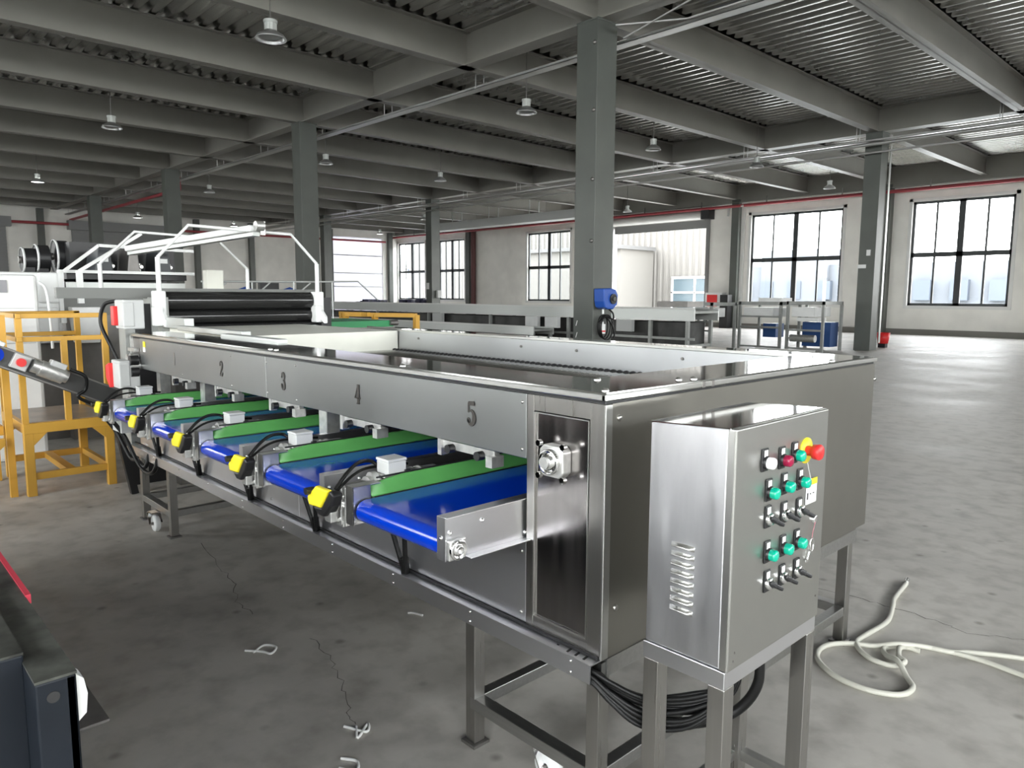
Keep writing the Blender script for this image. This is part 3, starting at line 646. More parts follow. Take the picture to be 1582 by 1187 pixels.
# ---------------------------------------------------------------- control cabinet on its stand
cc = thing('control_cabinet', 'stainless control cabinet with push buttons and selector switches on square legs', 'control cabinet', (0.25, 0.245, 0))
X0, X1, Y0, Y1, Z0, Z1 = 0.137, 0.352, 0.008, 0.480, 0.618, 1.198
ZB = Z1-0.010; m = MB(); m.prism([(X0, Z0), (X1, Z0), (X1, Z1), (X0, ZB)], 'y', Y0, Y1); body = m.build('cabinet_body', mat('cabinet_side_steel', (0.66, 0.66, 0.68), 0.36, 1, noise=0.06, nscale=4, stretch=(6, 1, 1), rvar=0.05), cc, 0.004)
MB().prism([(X0-0.002, ZB), (X1+0.006, Z1+0.0005), (X1+0.006, Z1+0.003), (X0-0.002, ZB+0.003)], 'y', Y0-0.002, Y1+0.002).build('cabinet_top', POLISH, body, 0.001)
dr = MB().box(X1, X1+0.022, Y0-0.001, Y1+0.002, Z0-0.001, Z1+0.002).build('cabinet_door', mat('cabinet_door_steel', (0.47, 0.47, 0.45), 0.34, 1, noise=0.05, nscale=2, rvar=0.05), cc, 0.004, 3)
MB().box(X1+0.001, X1+0.018, Y0-0.0035, Y0, Z0+0.002, Z1-0.002).build('door_seam_strip', BRIGHT, body)
for k in range(8):
    z = 0.893-k*0.0232
    m = MB(); n_ = 10; vs = []
    for i in range(2):
        x = (0.208, 0.274)[i]
        for j in range(n_+1):
            a = PI*j/n_; vs.append((x+(0.008*math.sin(a)*(1 if i == 0 else -1)), Y0-0.013*math.sin(a), z-0.0065+0.013*j/n_))
    m.add(vs, [(j, j+1, n_+2+j, n_+1+j) for j in range(n_)]+[tuple(range(n_+1)), tuple(range(n_+1, 2*n_+2))[::-1]], True); m.build('louver', BRIGHT, body)
XF = X1+0.022
def plate(y, z):
    o = MB().box(XF, XF+0.004, y-0.017, y+0.013, z-0.022, z+0.034).build('legend_plate', BLACK, dr, 0.002)
    MB().box(XF+0.004, XF+0.005, y-0.009, y+0.007, z+0.014, z+0.030).build('legend_text', PAPER, dr)
def button(y, z, mt, r_=0.0145):
    plate(y, z)
    o = MB().lathe((XF+0.003, y, z), [(0.016, 0), (0.016, 0.006), (0.0145, 0.008)], 20, (1, 0, 0)).build('push_button', BLACK, dr)
    b2_ = MB().lathe((XF+0.009, y, z), [(r_*0.97, 0), (r_, 0.004), (r_, 0.014), (r_*0.85, 0.018), (r_*0.4, 0.020), (0, 0.0205)], 20, (1, 0, 0)).build('button_cap', mt, o)
def selector(y, z):
    plate(y, z)
    o = MB().lathe((XF+0.003, y, z), [(0.0155, 0), (0.0155, 0.008), (0.013, 0.011), (0, 0.011)], 20, (1, 0, 0)).build('selector_switch', CHROME, dr)
    MB().bar((XF+0.014, y-0.013, z+0.008), (XF+0.030, y+0.022, z-0.014), 0.010, 0.014, (1, 0, 0)).bar((XF+0.012, y-0.006, z+0.004), (XF+0.02, y+0.006, z-0.004), 0.014, 0.02, (1, 0, 0)).build('selector_lever', BLACK, o, 0.003)
XS = XF-0.375
button(0.139, 1.105, BUTW); button(0.225, 1.098, BUTR); button(0.292, 1.101, BUTG)
for y, z in ((0.165, 1.027), (0.244, 1.029), (0.329, 1.026), (0.172, 0.870), (0.252, 0.867), (0.328, 0.865)): button(y, z, BUTG)
for y, z in ((0.167, 0.960), (0.250, 0.954), (0.332, 0.948), (0.178, 0.794), (0.256, 0.789), (0.335, 0.785)): selector(y, z)
es = MB().lathe((XF, 0.356, 1.103), [(0.034, 0), (0.034, 0.003), (0, 0.003)], 28, (1, 0, 0)).build('emergency_stop', YELS, dr)
MB().lathe((XF+0.003, 0.356, 1.103), [(0.013, 0), (0.013, 0.016), (0.019, 0.018), (0.0205, 0.034), (0.018, 0.038), (0, 0.039)], 26, (1, 0, 0)).build('stop_button', RED, es)
tg = MB().box(XF+0.001, XF+0.002, 0.366, 0.428, 0.955, 1.022).build('hang_tag', PAPER, dr)
MB().box(XF+0.002, XF+0.0025, 0.366, 0.428, 1.005, 1.022).build('tag_header', YELS, tg)
m = MB(); m.box(XF+0.002, XF+0.0026, 0.372, 0.379, 0.968, 0.986); m.box(XF+0.002, XF+0.0026, 0.388, 0.395, 0.980, 0.983); m.box(XF+0.002, XF+0.0026, 0.405, 0.413, 0.980, 0.983); m.build('tag_print', BLACK, tg)
MB().tube([(XF+0.004, 0.36, 1.07), (XF+0.006, 0.384, 1.02), (XF+0.003, 0.398, 0.96)], 0.0008, 5).build('tag_string', TRIMW, tg)
kl = MB().lathe((XF, 0.425, 0.905), [(0.012, 0), (0.012, 0.006), (0.008, 0.007), (0, 0.007)], 18, (1, 0, 0)).build('lock', CHROME, dr)
m = MB()
m.tube([(XF+0.004, 0.402+0.018*math.cos(a*PI/8)*0.6+0.01, 0.838+0.018*math.sin(a*PI/8)) for a in range(17)], 0.0018, 6); m.tube([(XF+0.004, 0.40, 0.822), (XF+0.004, 0.388, 0.800)], 0.003, 6); m.box(XF+0.002, XF+0.006, 0.378, 0.392, 0.796, 0.804)
m.build('key', CHROME, kl)
MB().tube([(XF+0.007, 0.42, 0.9), (XF+0.004, 0.414, 0.87), (XF+0.004, 0.412, 0.852)], 0.0008, 5).build('key_string', mat('pink_string', (0.6, 0.2, 0.25), 0.7), kl)
m = MB()
for y, z in ((0.035, 0.66), (0.46, 0.68), (0.03, 0.64)): m.cyl((XF, y, z), (XF+0.001, y, z), 0.003, 8)
m.build('door_screw', DARKST, dr)
# stand
MB().box(X0-0.004, X1+0.016, Y0-0.003, Y1+0.003, 0.572, 0.6165).build('stand_frame', LOWP, cc, 0.002)
for x in (X0+0.02, X1-0.006):
    for y in (Y0+0.021, Y1-0.021): MB().box(x-0.0225, x+0.0225, y-0.0225, y+0.0225, 0, 0.572).build('leg', STEEL, cc, 0.002)
for q_ in ((X0+0.04, X1-0.04, Y0, Y0+0.03), (X0+0.04, X1-0.04, Y1-0.03, Y1), (X0, X0+0.03, Y0, Y1)): MB().box(*q_, 0.10, 0.13).build('cross_rail', STEELX, cc)

# cable bundle from the tray end to the cabinet
cb = thing('cable_bundle', 'bundle of black cables looping from the tray end to the cabinet', 'cables', (0.1, 0.05, 0.40))
for k in range(14):
    dz = random.uniform(-0.024, 0.014); dy = random.uniform(-0.018, 0.02); q = random.uniform(-0.03, 0.03)
    p = [(-0.08, -0.024+dy*0.6, 0.485+dz), (0.0, -0.02+dy, 0.482+dz), (0.05, 0.0+dy, 0.455+dz*1.6+q*0.3), (0.12, 0.06+dy*2, 0.42+dz*2.2+q*0.6), (0.2, 0.16+dy*2, 0.415+dz*2+q), (0.26, 0.24+dy, 0.46+dz), (0.27, 0.26+dy, 0.57)]
    MB().tube(cr(p, 6), 0.0068, 8).build('cable', RUBBER, cb)
MB().tube(cr([(0.02, 0.0, 0.44), (0.1, 0.08, 0.36), (0.17, 0.19, 0.325), (0.25, 0.27, 0.36), (0.3, 0.3, 0.45), (0.3, 0.3, 0.57)], 8), 0.014, 10).build('cable_sleeve', RUBBER, cb)
# hanging black loops at the far left corner of the machine
for i, (xo, lab) in enumerate(((0, 'black cable looping below the far left corner of the tray'), (-0.16, 'shorter black cable loop left of the longer one at the tray corner'))):
    o = MB().tube(cr([(-3.86+xo, -0.2, 0.74), (-3.83+xo, -0.12, 0.6), (-3.74+xo*0.8, -0.08, 0.45), (-3.60+xo, -0.07, 0.395+0.05*i), (-3.48+xo, -0.06, 0.42), (-3.46+xo, -0.04, 0.50)], 8), 0.013, 8).build('hanging_cable', RUBBER); tag(o, lab, 'cable')
# ================================================================ left end: infeed, isolators, incline conveyor
# white infeed belt and curing machine behind
inf = thing('infeed_machine', 'infeed belt machine with black rollers and white arched pipe guards', 'infeed machine', (-4.8, 1.1, 0))
m = MB(); m.box(-4.85, -3.30, 0.5, 1.615, 1.095, 1.236); m.build('white_belt_bed', CREAM, inf, 0.003)
m = MB(); m.box(-4.9, -4.3, 0.45, 0.52, 1.24, 1.32); m.box(-4.3, -3.2, 0.40, 0.46, 1.235, 1.27); m.box(-3.2, -2.45, 0.27, 0.33, 1.236, 1.262); m.build('side_guide', ALU, inf, 0.004)
m = MB()
for z, r_ in ((1.44, 0.075), (1.315, 0.055), (1.22, 0.04)): m.cyl((-4.85, 0.5, z), (-4.85, 1.80, z), r_, 24)
m.build('roller', mat('black_glossy_roller', (0.015, 0.015, 0.015), 0.15), inf)
m = MB(); m.box(-5.3, -4.95, 0.48, 1.86, 1.0, 1.47); m.build('roller_housing', BLACK, inf)
m = MB(); m.box(-5.05, -4.99, -0.2, 1.9, 1.46, 1.54); m.build('cross_beam', MIDG, inf)
for y0, y1 in ((0.42, 0.50), (1.80, 1.90)): MB().box(-5.1, -4.76, y0, y1, 0.9, 1.47).build('side_plate', BLACK if y0 > 1 else BGST, inf)
def arch(x, y0, y1, zb, zs, za, ins, par):
    m = MB(); m.tube([(x, y0, zb), (x, y0, zs)], 0.019); m.tube([(x, y0, zs), (x, y0+ins, za), (x, y1-ins, za-0.02), (x, y1, zs-0.01)], 0.013); m.tube([(x, y1, zs-0.01), (x, y1, zb)], 0.019)
    return m.build('guard_arch', WHITE, par)
arch(-4.8, 0.45, 1.79, 1.47, 1.775, 2.03, 0.24, inf)
for y in (0.45, 1.79): MB().box(-4.84, -4.74, y-0.05, y+0.03, 1.33, 1.52).prism([(-4.80, 1.30), (-4.66, 1.24), (-4.66, 1.30), (-4.78, 1.40)], 'y', y-0.02, y+0.02).box(-4.82, -4.72, y-0.06, y+0.0, 1.25, 1.40).build('arch_bracket', WHITE, inf, 0.01)
arch(-6.3, 0.43, 1.81, 1.5, 1.765, 2.07, 0.31, inf)
m = MB(); m.box(-4.95, -4.93, 0.2, 0.5, 0.0, 1.42); m.build('left_cover', BLACK, inf)
MB().box(-5.0, -4.7, 0.5, 1.8, 0.0, 1.05).build('base', DARKST, inf)
tl_ = thing('tube_lamp', 'white tube lamp housing clamped under the arched pipe guards', 'lamp', (-5.8, 1.1, 2.0))
a, b_ = Vector((-4.75, 1.22, 2.035)), Vector((-6.75, 0.83, 1.935))
m = MB(); m.bar(a, b_, 0.13, 0.055); m.build('lamp_housing', WHITE, tl_, 0.015)
MB().bar(a+Vector((0, 0, -0.045)), b_+Vector((0, 0, -0.045)), 0.07, 0.03).build('lamp_tray', ALU, tl_)
MB().cyl(a+Vector((0.03, -0.02, 0.02)), a+Vector((0.03, 0.05, 0.02)), 0.04, 10).bar(a+Vector((0.0, 0.05, -0.05)), a+Vector((0.0, 0.05, 0.06)), 0.04, 0.04).build('lamp_clamp', CAST, tl_)

# big dryer line behind with black blowers
dm = thing('dryer_line', 'large white dryer machine with a black upper rail far behind the sorting machine', 'dryer machine', (-8.5, 1.4, 0))
m = MB(); m.box(-13.0, -7.3, 0.35, 1.55, 0.0, 1.30); m.box(-13, -7.45, -0.3, 0.35, 0.0, 1.1); m.build('lower_body', DARKST, dm)
MB().box(-7.45, -7.22, 0.0, 0.27, 1.05, 1.36).build('side_hopper', WHITE, dm, 0.02)
MB().prism([(0.36, 1.36), (0.62, 1.36), (0.60, 1.0), (0.40, 1.0)], 'x', -7.3, -7.1).build('side_bin', WHITE, dm, 0.01)
m = MB(); m.box(-7.5, -7.25, 0.33, 1.6, 1.28, 1.46); m.build('front_beam', MIDG, dm)
m = MB(); m.box(-13, -7.4, 0.45, 1.5, 1.46, 1.62); m.build('belt_gap', SHADOWBLACK, dm)  # solid black block, painted shade filling the gap
m = MB(); m.box(-7.45, -7.35, 0.40, 1.55, 1.55, 1.61); m.build('spray_bar', ALU, dm)
m = MB(); m.box(-13, -7.3, 0.38, 1.55, 1.64, 1.72); m.build('upper_rail', BLACK, dm)
m = MB(); m.box(-7.32, -7.24, 0.30, 1.62, 1.70, 1.73); m.build('rail_trim', WHITE, dm)
m = MB(); m.bar((-7.28, 0.32, 1.2), (-7.28, 0.32, 1.71), 0.05, 0.05); m.bar((-6.9, 0.40, 1.71), (-6.9, 0.98, 2.10), 0.03, 0.03); m.bar((-7.2, 0.33, 1.71), (-7.2, 0.66, 1.98), 0.03, 0.03); m.bar((-7.2, 0.66, 1.98), (-7.2, 1.6, 1.96), 0.03, 0.03); m.bar((-6.9, 0.40, 1.4), (-6.9, 0.40, 1.71), 0.05, 0.05); m.build('guard_frame', WHITE, dm)
m = MB(); m.box(-7.4, -7.3, -0.35, 0.32, 1.0, 1.70); m.box(-7.3, -7.26, 0.12, 0.3, 1.4, 1.70); m.build('side_cabinet', WHITE, dm, 0.02)
MB().box(-6.95, -6.85, 1.6, 1.78, 1.45, 1.75).build('junction_housing', CREAM, dm)
cabw = thing('electrical_cabinet', 'white electrical cabinet with a grey screen behind the yellow rail', 'cabinet', (-6.6, -0.3, 0))
MB().box(-6.95, -6.55, -0.72, -0.02, 0.0, 1.66).build('cabinet_body', WHITE, cabw, 0.03)
MB().box(-6.55, -6.54, -0.45, -0.25, 1.50, 1.61).build('screen', mat('grey_screen', (0.25, 0.25, 0.27), 0.3), cabw)
MB().box(-6.55, -6.545, -0.68, -0.06, 1.05, 1.06).box(-6.55, -6.545, -0.68, -0.06, 1.36, 1.365).build('door_seam', LGREY, cabw)
MB().tube(cr([(-6.5, -0.02, 1.60), (-6.48, 0.03, 1.52), (-6.48, 0.05, 1.2), (-6.48, 0.05, 1.0)]), 0.012).build('white_pipe', WHITE, cabw)
fl = ['leftmost black blower wheel above the white cabinet', 'middle black blower wheel, one in from the end', 'largest black blower wheel with a pale rim']
for k, (y, zc, br) in enumerate(((0.26, 1.86, 0.13), (0.39, 1.88, 0.15), (0.575, 1.91, 0.18))):
    t = thing('blower', fl[k], 'blower', (-8.5, y, 1.72), 'black blowers on the dryer line')
    MB().cyl((-8.5, y-0.04, zc), (-8.5, y+0.08, zc), br, 28).box(-8.6, -8.4, y-0.03, y+0.06, 1.70, zc).build('blower_drum', BLACK, t)
    MB().lathe((-8.5, y-0.04, zc), [(br, -0.01), (br+0.008, -0.01), (br+0.008, 0.012), (br, 0.012)], 28, (0, 1, 0)).build('blower_rim', WHITE, t)
    MB().cyl((-8.5, y-0.05, zc), (-8.5, y-0.075, zc), 0.04, 14).build('blower_motor', DARKST, t)
fl = ['black blower box with white label behind the white guard arch', 'narrow grey-black blower box right of the labelled one', 'black blower box under the tube lamp']
for k, (y, w_) in enumerate(((0.78, 0.17), (1.07, 0.13), (1.38, 0.16))):
    t = thing('blower_box', fl[k], 'blower', (-7.6, y, 1.73), 'black blowers on the dryer line')
    MB().prism([(y-w_/2, 1.73), (y+w_/2, 1.73), (y+w_/2-0.02, 1.98), (y-w_/2+0.03, 1.98)], 'x', -7.9, -7.5).build('blower_case', mat('dark_blower_paint', (0.03, 0.035, 0.04), 0.35) if k != 1 else DARKST, t, 0.01)
    if k != 1: MB().box(-7.5, -7.49, y-0.04, y+0.04, 1.83, 1.88).build('label_plate', WHITE, t)
    MB().cyl((-7.7, y+0.11, 1.73), (-7.7, y+0.11, 1.83), 0.03, 12).cyl((-7.7, y+0.11, 1.79), (-7.6, y+0.11, 1.79), 0.02, 10).build('valve', CAST, t)
o = MB().box(-8.3, -8.1, 0.6, 1.7, 1.72, 2.06).build('vent_hood', BLACK); tag(o, 'long black hood standing behind the blower boxes', 'hood')

# isolator switch boxes at the left end of the machine
def isolator(x, y, z, lab, face):
    t = thing('isolator_switch', lab, 'switch box', (x, y, z), 'isolator switches')
    MB().box(x-0.09, x+0.09, y-0.06, y+0.06, z-0.09, z+0.09).build('switch_housing', LGREY, t, 0.008)
    MB().box(x-0.02, x+0.095, y-0.065, y+0.0, z-0.075, z+0.075).build('housing_lid', LGREY, t, 0.006)
    if face: MB().prism([(x-0.13, z-0.03), (x-0.06, z-0.09), (x-0.06, z+0.07), (x-0.13, z+0.05)], 'y', y-0.085, y-0.05).build('red_handle', RED, t, 0.004)
    else: MB().box(x-0.09, x-0.03, y-0.085, y-0.05, z-0.07, z+0.05).build('red_handle', RED, t, 0.004)
    return t
isolator(-3.78, -0.06, 1.37, 'upper grey isolator box with a red handle on the machine corner', False)
isolator(-3.93, -0.06, 0.985, 'lower grey isolator box with a red handle beside number 1', True)
o = MB().box(-4.14, -4.0, -0.03, 0.03, 0.5, 1.3).build('mast', BGST); tag(o, 'grey upright carrying the two isolator boxes', 'post')
o = MB().tube(cr([(-4.1, -0.05, 1.45), (-4.18, -0.1, 1.42), (-4.2, -0.12, 1.3), (-4.15, -0.08, 1.15), (-4.12, -0.05, 1.05)]), 0.012).build('cable', RUBBER); tag(o, 'black cable looping down between the two isolator boxes', 'cable')
o = MB().box(-4.02, -3.80, -0.14, 0.02, 0.62, 0.76).build('terminal_box', LGREY); tag(o, 'light grey terminal box below the blue belt under number 1', 'terminal box')

# black inclined conveyor rising to the left
ic = thing('inclined_conveyor', 'black inclined conveyor with motor rising over the yellow platform', 'conveyor', (-4.6, 0.0, 0.72))
P0, P1 = Vector((-4.68, 0.05, 0.745)), Vector((-4.68, -0.66, 1.10)); dv = (P1-P0).normalized(); nv = Vector((0, -dv.z, dv.y))
nv = Vector((0, 0.42, 0.91)).normalized()
MB().bar(P0, P1, 0.16, 0.14).build('conveyor_frame', mat('dark_grey_side_paint', (0.05, 0.05, 0.048), 0.4), ic, 0.004)
MB().bar(P0+nv*0.062, P1+nv*0.062, 0.168, 0.012).bar(P0-nv*0.06, P1-nv*0.06, 0.17, 0.01).build('frame_edge', DARKST, ic)
q = P0+dv*0.45+Vector((0.12, 0, 0.02)); MB().cyl(q-dv*0.08, q+dv*0.07, 0.055, 20).cyl(q+dv*0.07, q+dv*0.12, 0.046, 20).cyl(q-dv*0.105, q-dv*0.08, 0.04, 20).build('motor', CAST, ic)
MB().bar(q-dv*0.07+nv*0.06, q+dv*0.03+nv*0.06, 0.08, 0.04).build('junction_box', LGREY, ic, 0.006)
q2 = P0+dv*0.64+Vector((0.10, 0, 0.01)); o = MB().bar(q2-dv*0.05, q2+dv*0.05, 0.05, 0.10).build('stop_box', LGREY, ic, 0.006)
MB().cyl(q2+Vector((0.02, 0, 0)), q2+Vector((0.055, 0, 0)), 0.028, 18).build('stop_button', RED, o)
MB().cyl(P1+Vector((-0.09, 0, 0)), P1+Vector((0.12, 0, 0)), 0.05, 18).build('end_roller', BLUE, ic)
MB().bar(P1+dv*(-0.03)+nv*0.08, P1+dv*0.1+nv*0.08, 0.25, 0.03).build('end_cap', WHITE, ic, 0.01)
MB().tube(cr([q-dv*0.1+nv*0.06, q-dv*0.2+nv*0.05+Vector((0.02, 0, 0)), q-dv*0.24-nv*0.03, q-dv*0.22-nv*0.10, q-dv*0.40-nv*0.11, q-dv*0.62-nv*0.1]), 0.012).build('cable', RUBBER, ic)
MB().bar((-4.68, 0.16, 0.0), (-4.68, 0.04, 0.72), 0.05, 0.05).build('support_leg', BLACK, ic)

# ---------------------------------------------------------------- yellow platforms
pf = thing('access_platform', 'yellow steel access platform with railing at the left end', 'platform', (-5.5, -0.15, 0))
xa, xb, ya, yb = -5.95, -5.08, -0.45, 0.15
m = MB(); m.box(xa, xb, ya, yb, 0.47, 0.545); m.build('deck_frame', YEL, pf, 0.003)
MB().box(xa+0.03, xb-0.03, ya+0.03, yb-0.03, 0.545, 0.55).build('deck_plate', DECKY, pf)
for x in (xa+0.03, xb-0.03):
    for y in (ya+0.03, yb-0.03):
        m = MB(); m.box(x-0.03, x+0.03, y-0.03, y+0.03, 0, 0.47)
        s = 1 if y < 0 else -1; m.prism([(y+s*0.03, 0.47), (y+s*0.12, 0.47), (y+s*0.03, 0.38)], 'x', x-0.03, x+0.03)
        m.build('leg', YEL, pf, 0.003)
m = MB()
for x in (xa+0.03, xb-0.03): m.box(x-0.02, x+0.02, ya+0.05, yb-0.05, 0.12, 0.17)
m.bar((xa+0.05, -0.15, 0.145), (xb-0.05, -0.15, 0.145), 0.06, 0.045); m.box(xa+0.05, xb-0.05, yb-0.05, yb-0.015, 0.121, 0.169); m.build('stretcher', YEL, pf)
for x, y in ((xb-0.03, ya+0.02), (xb-0.03, yb-0.02), (xa+0.03, ya+0.02), (xa+0.03, yb-0.02)): MB().box(x-0.02, x+0.02, y-0.02, y+0.02, 0.545, 1.345).build('rail_post', YEL, pf)
MB().box(xb-0.05, xb-0.01, -0.17, -0.13, 0.545, 1.16).build('rail_post', YEL, pf)
m = MB(); m.box(xb-0.045, xb-0.015, ya, yb, 1.315, 1.35); m.box(xa+0.01, xa+0.05, ya, yb, 1.315, 1.35); m.box(xb-0.045, xb-0.015, ya, yb, 1.145, 1.18); m.box(xa+0.015, xa+0.045, ya, yb, 1.145, 1.18)
m.box(xa, xb, ya, ya+0.035, 1.315, 1.35); m.box(xa, xb, ya, ya+0.035, 1.145, 1.18); m.build('handrail', YEL, pf, 0.003)
p2_ = thing('platform_steps', 'yellow step unit with railing cut by the left edge, beside the platform', 'platform steps', (-5.5, -0.7, 0))
m = MB(); m.box(-5.80, -5.21, -0.94, -0.55, 0.46, 0.53); m.build('step_deck', YEL, p2_, 0.003); MB().prism([(-0.97, 0.1), (-0.88, 0.1), (-0.56, 0.40), (-0.56, 0.45), (-0.97, 0.45)], 'x', -5.145, -5.12).build('side_stringer', YEL, p2_)
m = MB(); m.box(-5.2, -5.15, -0.545, -0.50, 0.0, 1.33); m.box(-5.85, -5.8, -0.545, -0.50, 0, 1.33); m.box(-5.2, -5.15, -1.0, -0.95, 0, 1.33); m.box(-5.85, -5.8, -1.0, -0.95, 0, 1.33); m.build('post', YEL, p2_)
m = MB(); m.box(-5.195, -5.155, -1.0, -0.5, 1.30, 1.34); m.box(-5.195, -5.155, -1.0, -0.5, 1.13, 1.17); m.build('handrail', YEL, p2_)
yg = thing('yellow_guard_rail', 'low yellow guard rail behind the white infeed belt', 'guard rail', (-6.7, 3.65, 0))
m = MB(); m.bar((-7.1, 3.43, 1.245), (-6.2, 3.88, 1.245), 0.06, 0.05); m.bar((-7.35, 3.5, 1.25), (-6.75, 3.25+0.3, 1.25), 0.05, 0.05); m.build('top_rail', YEL, yg)
for x, y in ((-7.1, 3.43), (-6.2, 3.88), (-6.72, 3.62), (-7.3, 3.5)): MB().box(x-0.03, x+0.03, y-0.03, y+0.03, 0, 1.25).build('post', YEL, yg)
gb = thing('green_belt_conveyor', 'short green belt conveyor beyond the black rollers', 'conveyor', (-6.0, 2.5, 0))
MB().box(-6.3, -5.4, 2.2, 3.0, 1.16, 1.225).build('belt', GREEND, gb)
MB().cyl((-5.4, 2.95, 1.2), (-5.4, 3.05, 1.2), 0.03, 12).box(-6.3, -5.4, 2.18, 3.02, 1.08, 1.16).build('conveyor_frame', DARKST, gb)
for x, y in ((-6.2, 2.3), (-5.5, 2.3), (-6.2, 2.9), (-5.5, 2.9)): MB().box(x-0.025, x+0.025, y-0.025, y+0.025, 0, 1.08).build('leg', DARKST, gb)

# ---------------------------------------------------------------- dark machine corner at the bottom left
dk = thing('dark_machine_bed', 'dark blue-black machine bed cut off by the bottom left corner', 'machine bed', (-1.0, -1.6, 0))
MB().box(-3.5, 0.024, -1.262, -1.247, 0.2, 0.94).box(-3.5, 0.024, -1.30, -1.247, 0.2, 0.94).build('side_ledge', NAVY, dk, 0.003)
MB().box(-3.5, 0.024, -1.30, -1.246, 0.94, 0.944).build('ledge_top', NAVYTOP, dk)
MB().box(-3.5, -0.06, -2.2, -1.298, 0.0, 0.955).build('bed_body', NAVY, dk, 0.003)
MB().box(-3.5, -0.06, -2.2, -1.298, 0.955, 0.959).build('bed_top', NAVYTOP, dk)
MB().cyl((0.0, -1.278, 0.915), (0.0255, -1.278, 0.915), 0.0085, 18).build('bolt_hole', SHADOWBLACK, dk)  # black plug painting the shade inside the hole
MB().box(-3.5, -0.34, -1.2465, -1.238, 0.93, 0.9475).build('red_edge_strip', PINKRED, dk)
MB().prism([(-1.246, 0.86), (-1.235, 0.87), (-1.232, 0.90), (-1.236, 0.925), (-1.246, 0.935)], 'x', -0.02, 0.015).build('white_tape', TRIMW, dk)
MB().box(-1.2, -0.07, -1.25, -1.185, 0.797, 0.801).build('drip_tray', mat('grey_tray_metal', (0.13, 0.12, 0.115), 0.45, 0, col2=(0.05, 0.05, 0.045), nscale=9), dk)

# ---------------------------------------------------------------- hose reel and coil on the near column
hr = thing('hose_reel', 'blue retractable hose reel on the thick grey column', 'hose reel', (-6.86, 8.15, 1.44))
MB().prism([(8.02, 1.30), (8.10, 1.27), (8.24, 1.27), (8.34, 1.34), (8.36, 1.50), (8.30, 1.60), (8.16, 1.62), (7.98, 1.61), (7.99, 1.40)], 'x', -6.86, -6.64).build('reel_case', HOSEB, hr, 0.02, 3)
MB().cyl((-6.64, 8.22, 1.44), (-6.62, 8.22, 1.44), 0.085, 20).build('reel_cover', BLACK, hr)
MB().cyl((-6.62, 8.22, 1.44), (-6.60, 8.22, 1.44), 0.035, 16).build('reel_hub', CHROME, hr)
MB().cyl((-6.75, 8.10, 1.27), (-6.75, 8.10, 1.19), 0.02, 10).build('hose_outlet', ALU, hr)
hc = thing('hose_coil', 'black air hose coiled on the column below the blue reel', 'hose coil', (-6.8, 8.2, 0.95))
m = MB()
for k in range(3):
    cy_, cz_, ry, rz = 8.15+0.03*k, 0.98-0.01*k, 0.13+0.012*k, 0.19+0.01*k
    m.tube([(-6.79+0.02*k, cy_+ry*math.cos(a*PI/14), cz_+rz*math.sin(a*PI/14)) for a in range(29)], 0.012)
m.tube(cr([(-6.72, 8.2, 1.28), (-6.7, 8.3, 1.2), (-6.72, 8.33, 1.1), (-6.75, 8.2, 1.14), (-6.76, 8.0, 1.06)]), 0.014)
m.tube(cr([(-6.76, 8.2, 1.14), (-6.74, 8.33, 1.0), (-6.74, 8.40, 0.85), (-6.74, 8.38, 0.78)]), 0.014)
m.build('hose', RUBBER, hc)
o = MB().cyl((-6.78, 8.13, 0.86), (-6.78, 8.13, 1.02), 0.05, 16).cyl((-6.78, 8.13, 1.02), (-6.78, 8.13, 1.06), 0.02, 12).build('water_bowl_filter', WHITE); tag(o, 'white filter bottle with a red band inside the hose coil', 'filter')
MB().cyl((-6.78, 8.13, 0.89), (-6.78, 8.13, 0.915), 0.052, 16).build('red_band', RED, o)
for z0, dz in ((0.78, 0), (0.98, 0)):
    o = MB().bar((-7.25, 7.988, z0), (-7.22, 7.988, z0+0.09), 0.012, 0.004, (0, 1, 0)).build('tape_scrap', PAPER); tag(o, ('lower' if z0 < 0.8 else 'upper')+' scrap of white tape low on the thick grey column', 'tape')
m = MB()
for z in (5.55, 4.5, 3.4, 2.4):
    o = MB().lathe((-6.94, 7.995, z), [(0.035, 0), (0.035, 0.01), (0.02, 0.025), (0.0, 0.025)], 12, (0, -1, 0)).build('column_bolt', DARKST); o['kind'] = 'structure'
# column fittings on the second row
o = MB().box(-7.1, -7.0, 19.76, 19.80, 2.62, 2.78).build('wall_clock_box', WHITE); tag(o, 'small white round-cornered box on the right-hand dark column', 'sensor box')
o = MB().box(-7.32, -7.1, 19.76, 19.80, 2.28, 2.38).build('sign_strip', WHITE); tag(o, 'small white strip sign on the column below the white box', 'sign')
o = MB().box(-7.0+0.15, -6.83, 20.3, 20.4, 0.2, 5.9).build('conduit', GALV); o['kind'] = 'structure'
o = MB().box(-27.3, -27.12, 19.76, 19.79, 1.75, 2.05).build('notice', PAPER); tag(o, 'white notice stuck on the distant column between the windows', 'notice')
o = MB().box(-26.95, -26.8, 20.05, 20.25, 1.35, 1.7).build('control_box', LGREY); tag(o, 'pale control box on the distant column under the notice', 'control box')
bk = thing('bucket', 'red bucket on the floor behind the right-hand column', 'bucket', (-7.15, 21.4, 0))
MB().lathe((-7.15, 21.5, 0.12), [(0.0, 0), (0.14, 0), (0.19, 0.32), (0.18, 0.32), (0.13, 0.02), (0, 0.02)], 20).build('bucket_body', RED, bk)
MB().box(-7.25, -7.05, 21.4, 21.6, 0, 0.12).build('bucket_stand', BLACK, bk)
o = MB().tube(cr([(-8.55, 24.5, 0.0), (-8.6, 24.5, 0.9), (-8.55, 24.5, 2.3)]), 0.02).box(-8.65, -8.45, 24.4, 24.6, 0.0, 0.3).build('stand_pipe', ALU); tag(o, 'thin pale standpipe near the back wall by the red bucket', 'standpipe')

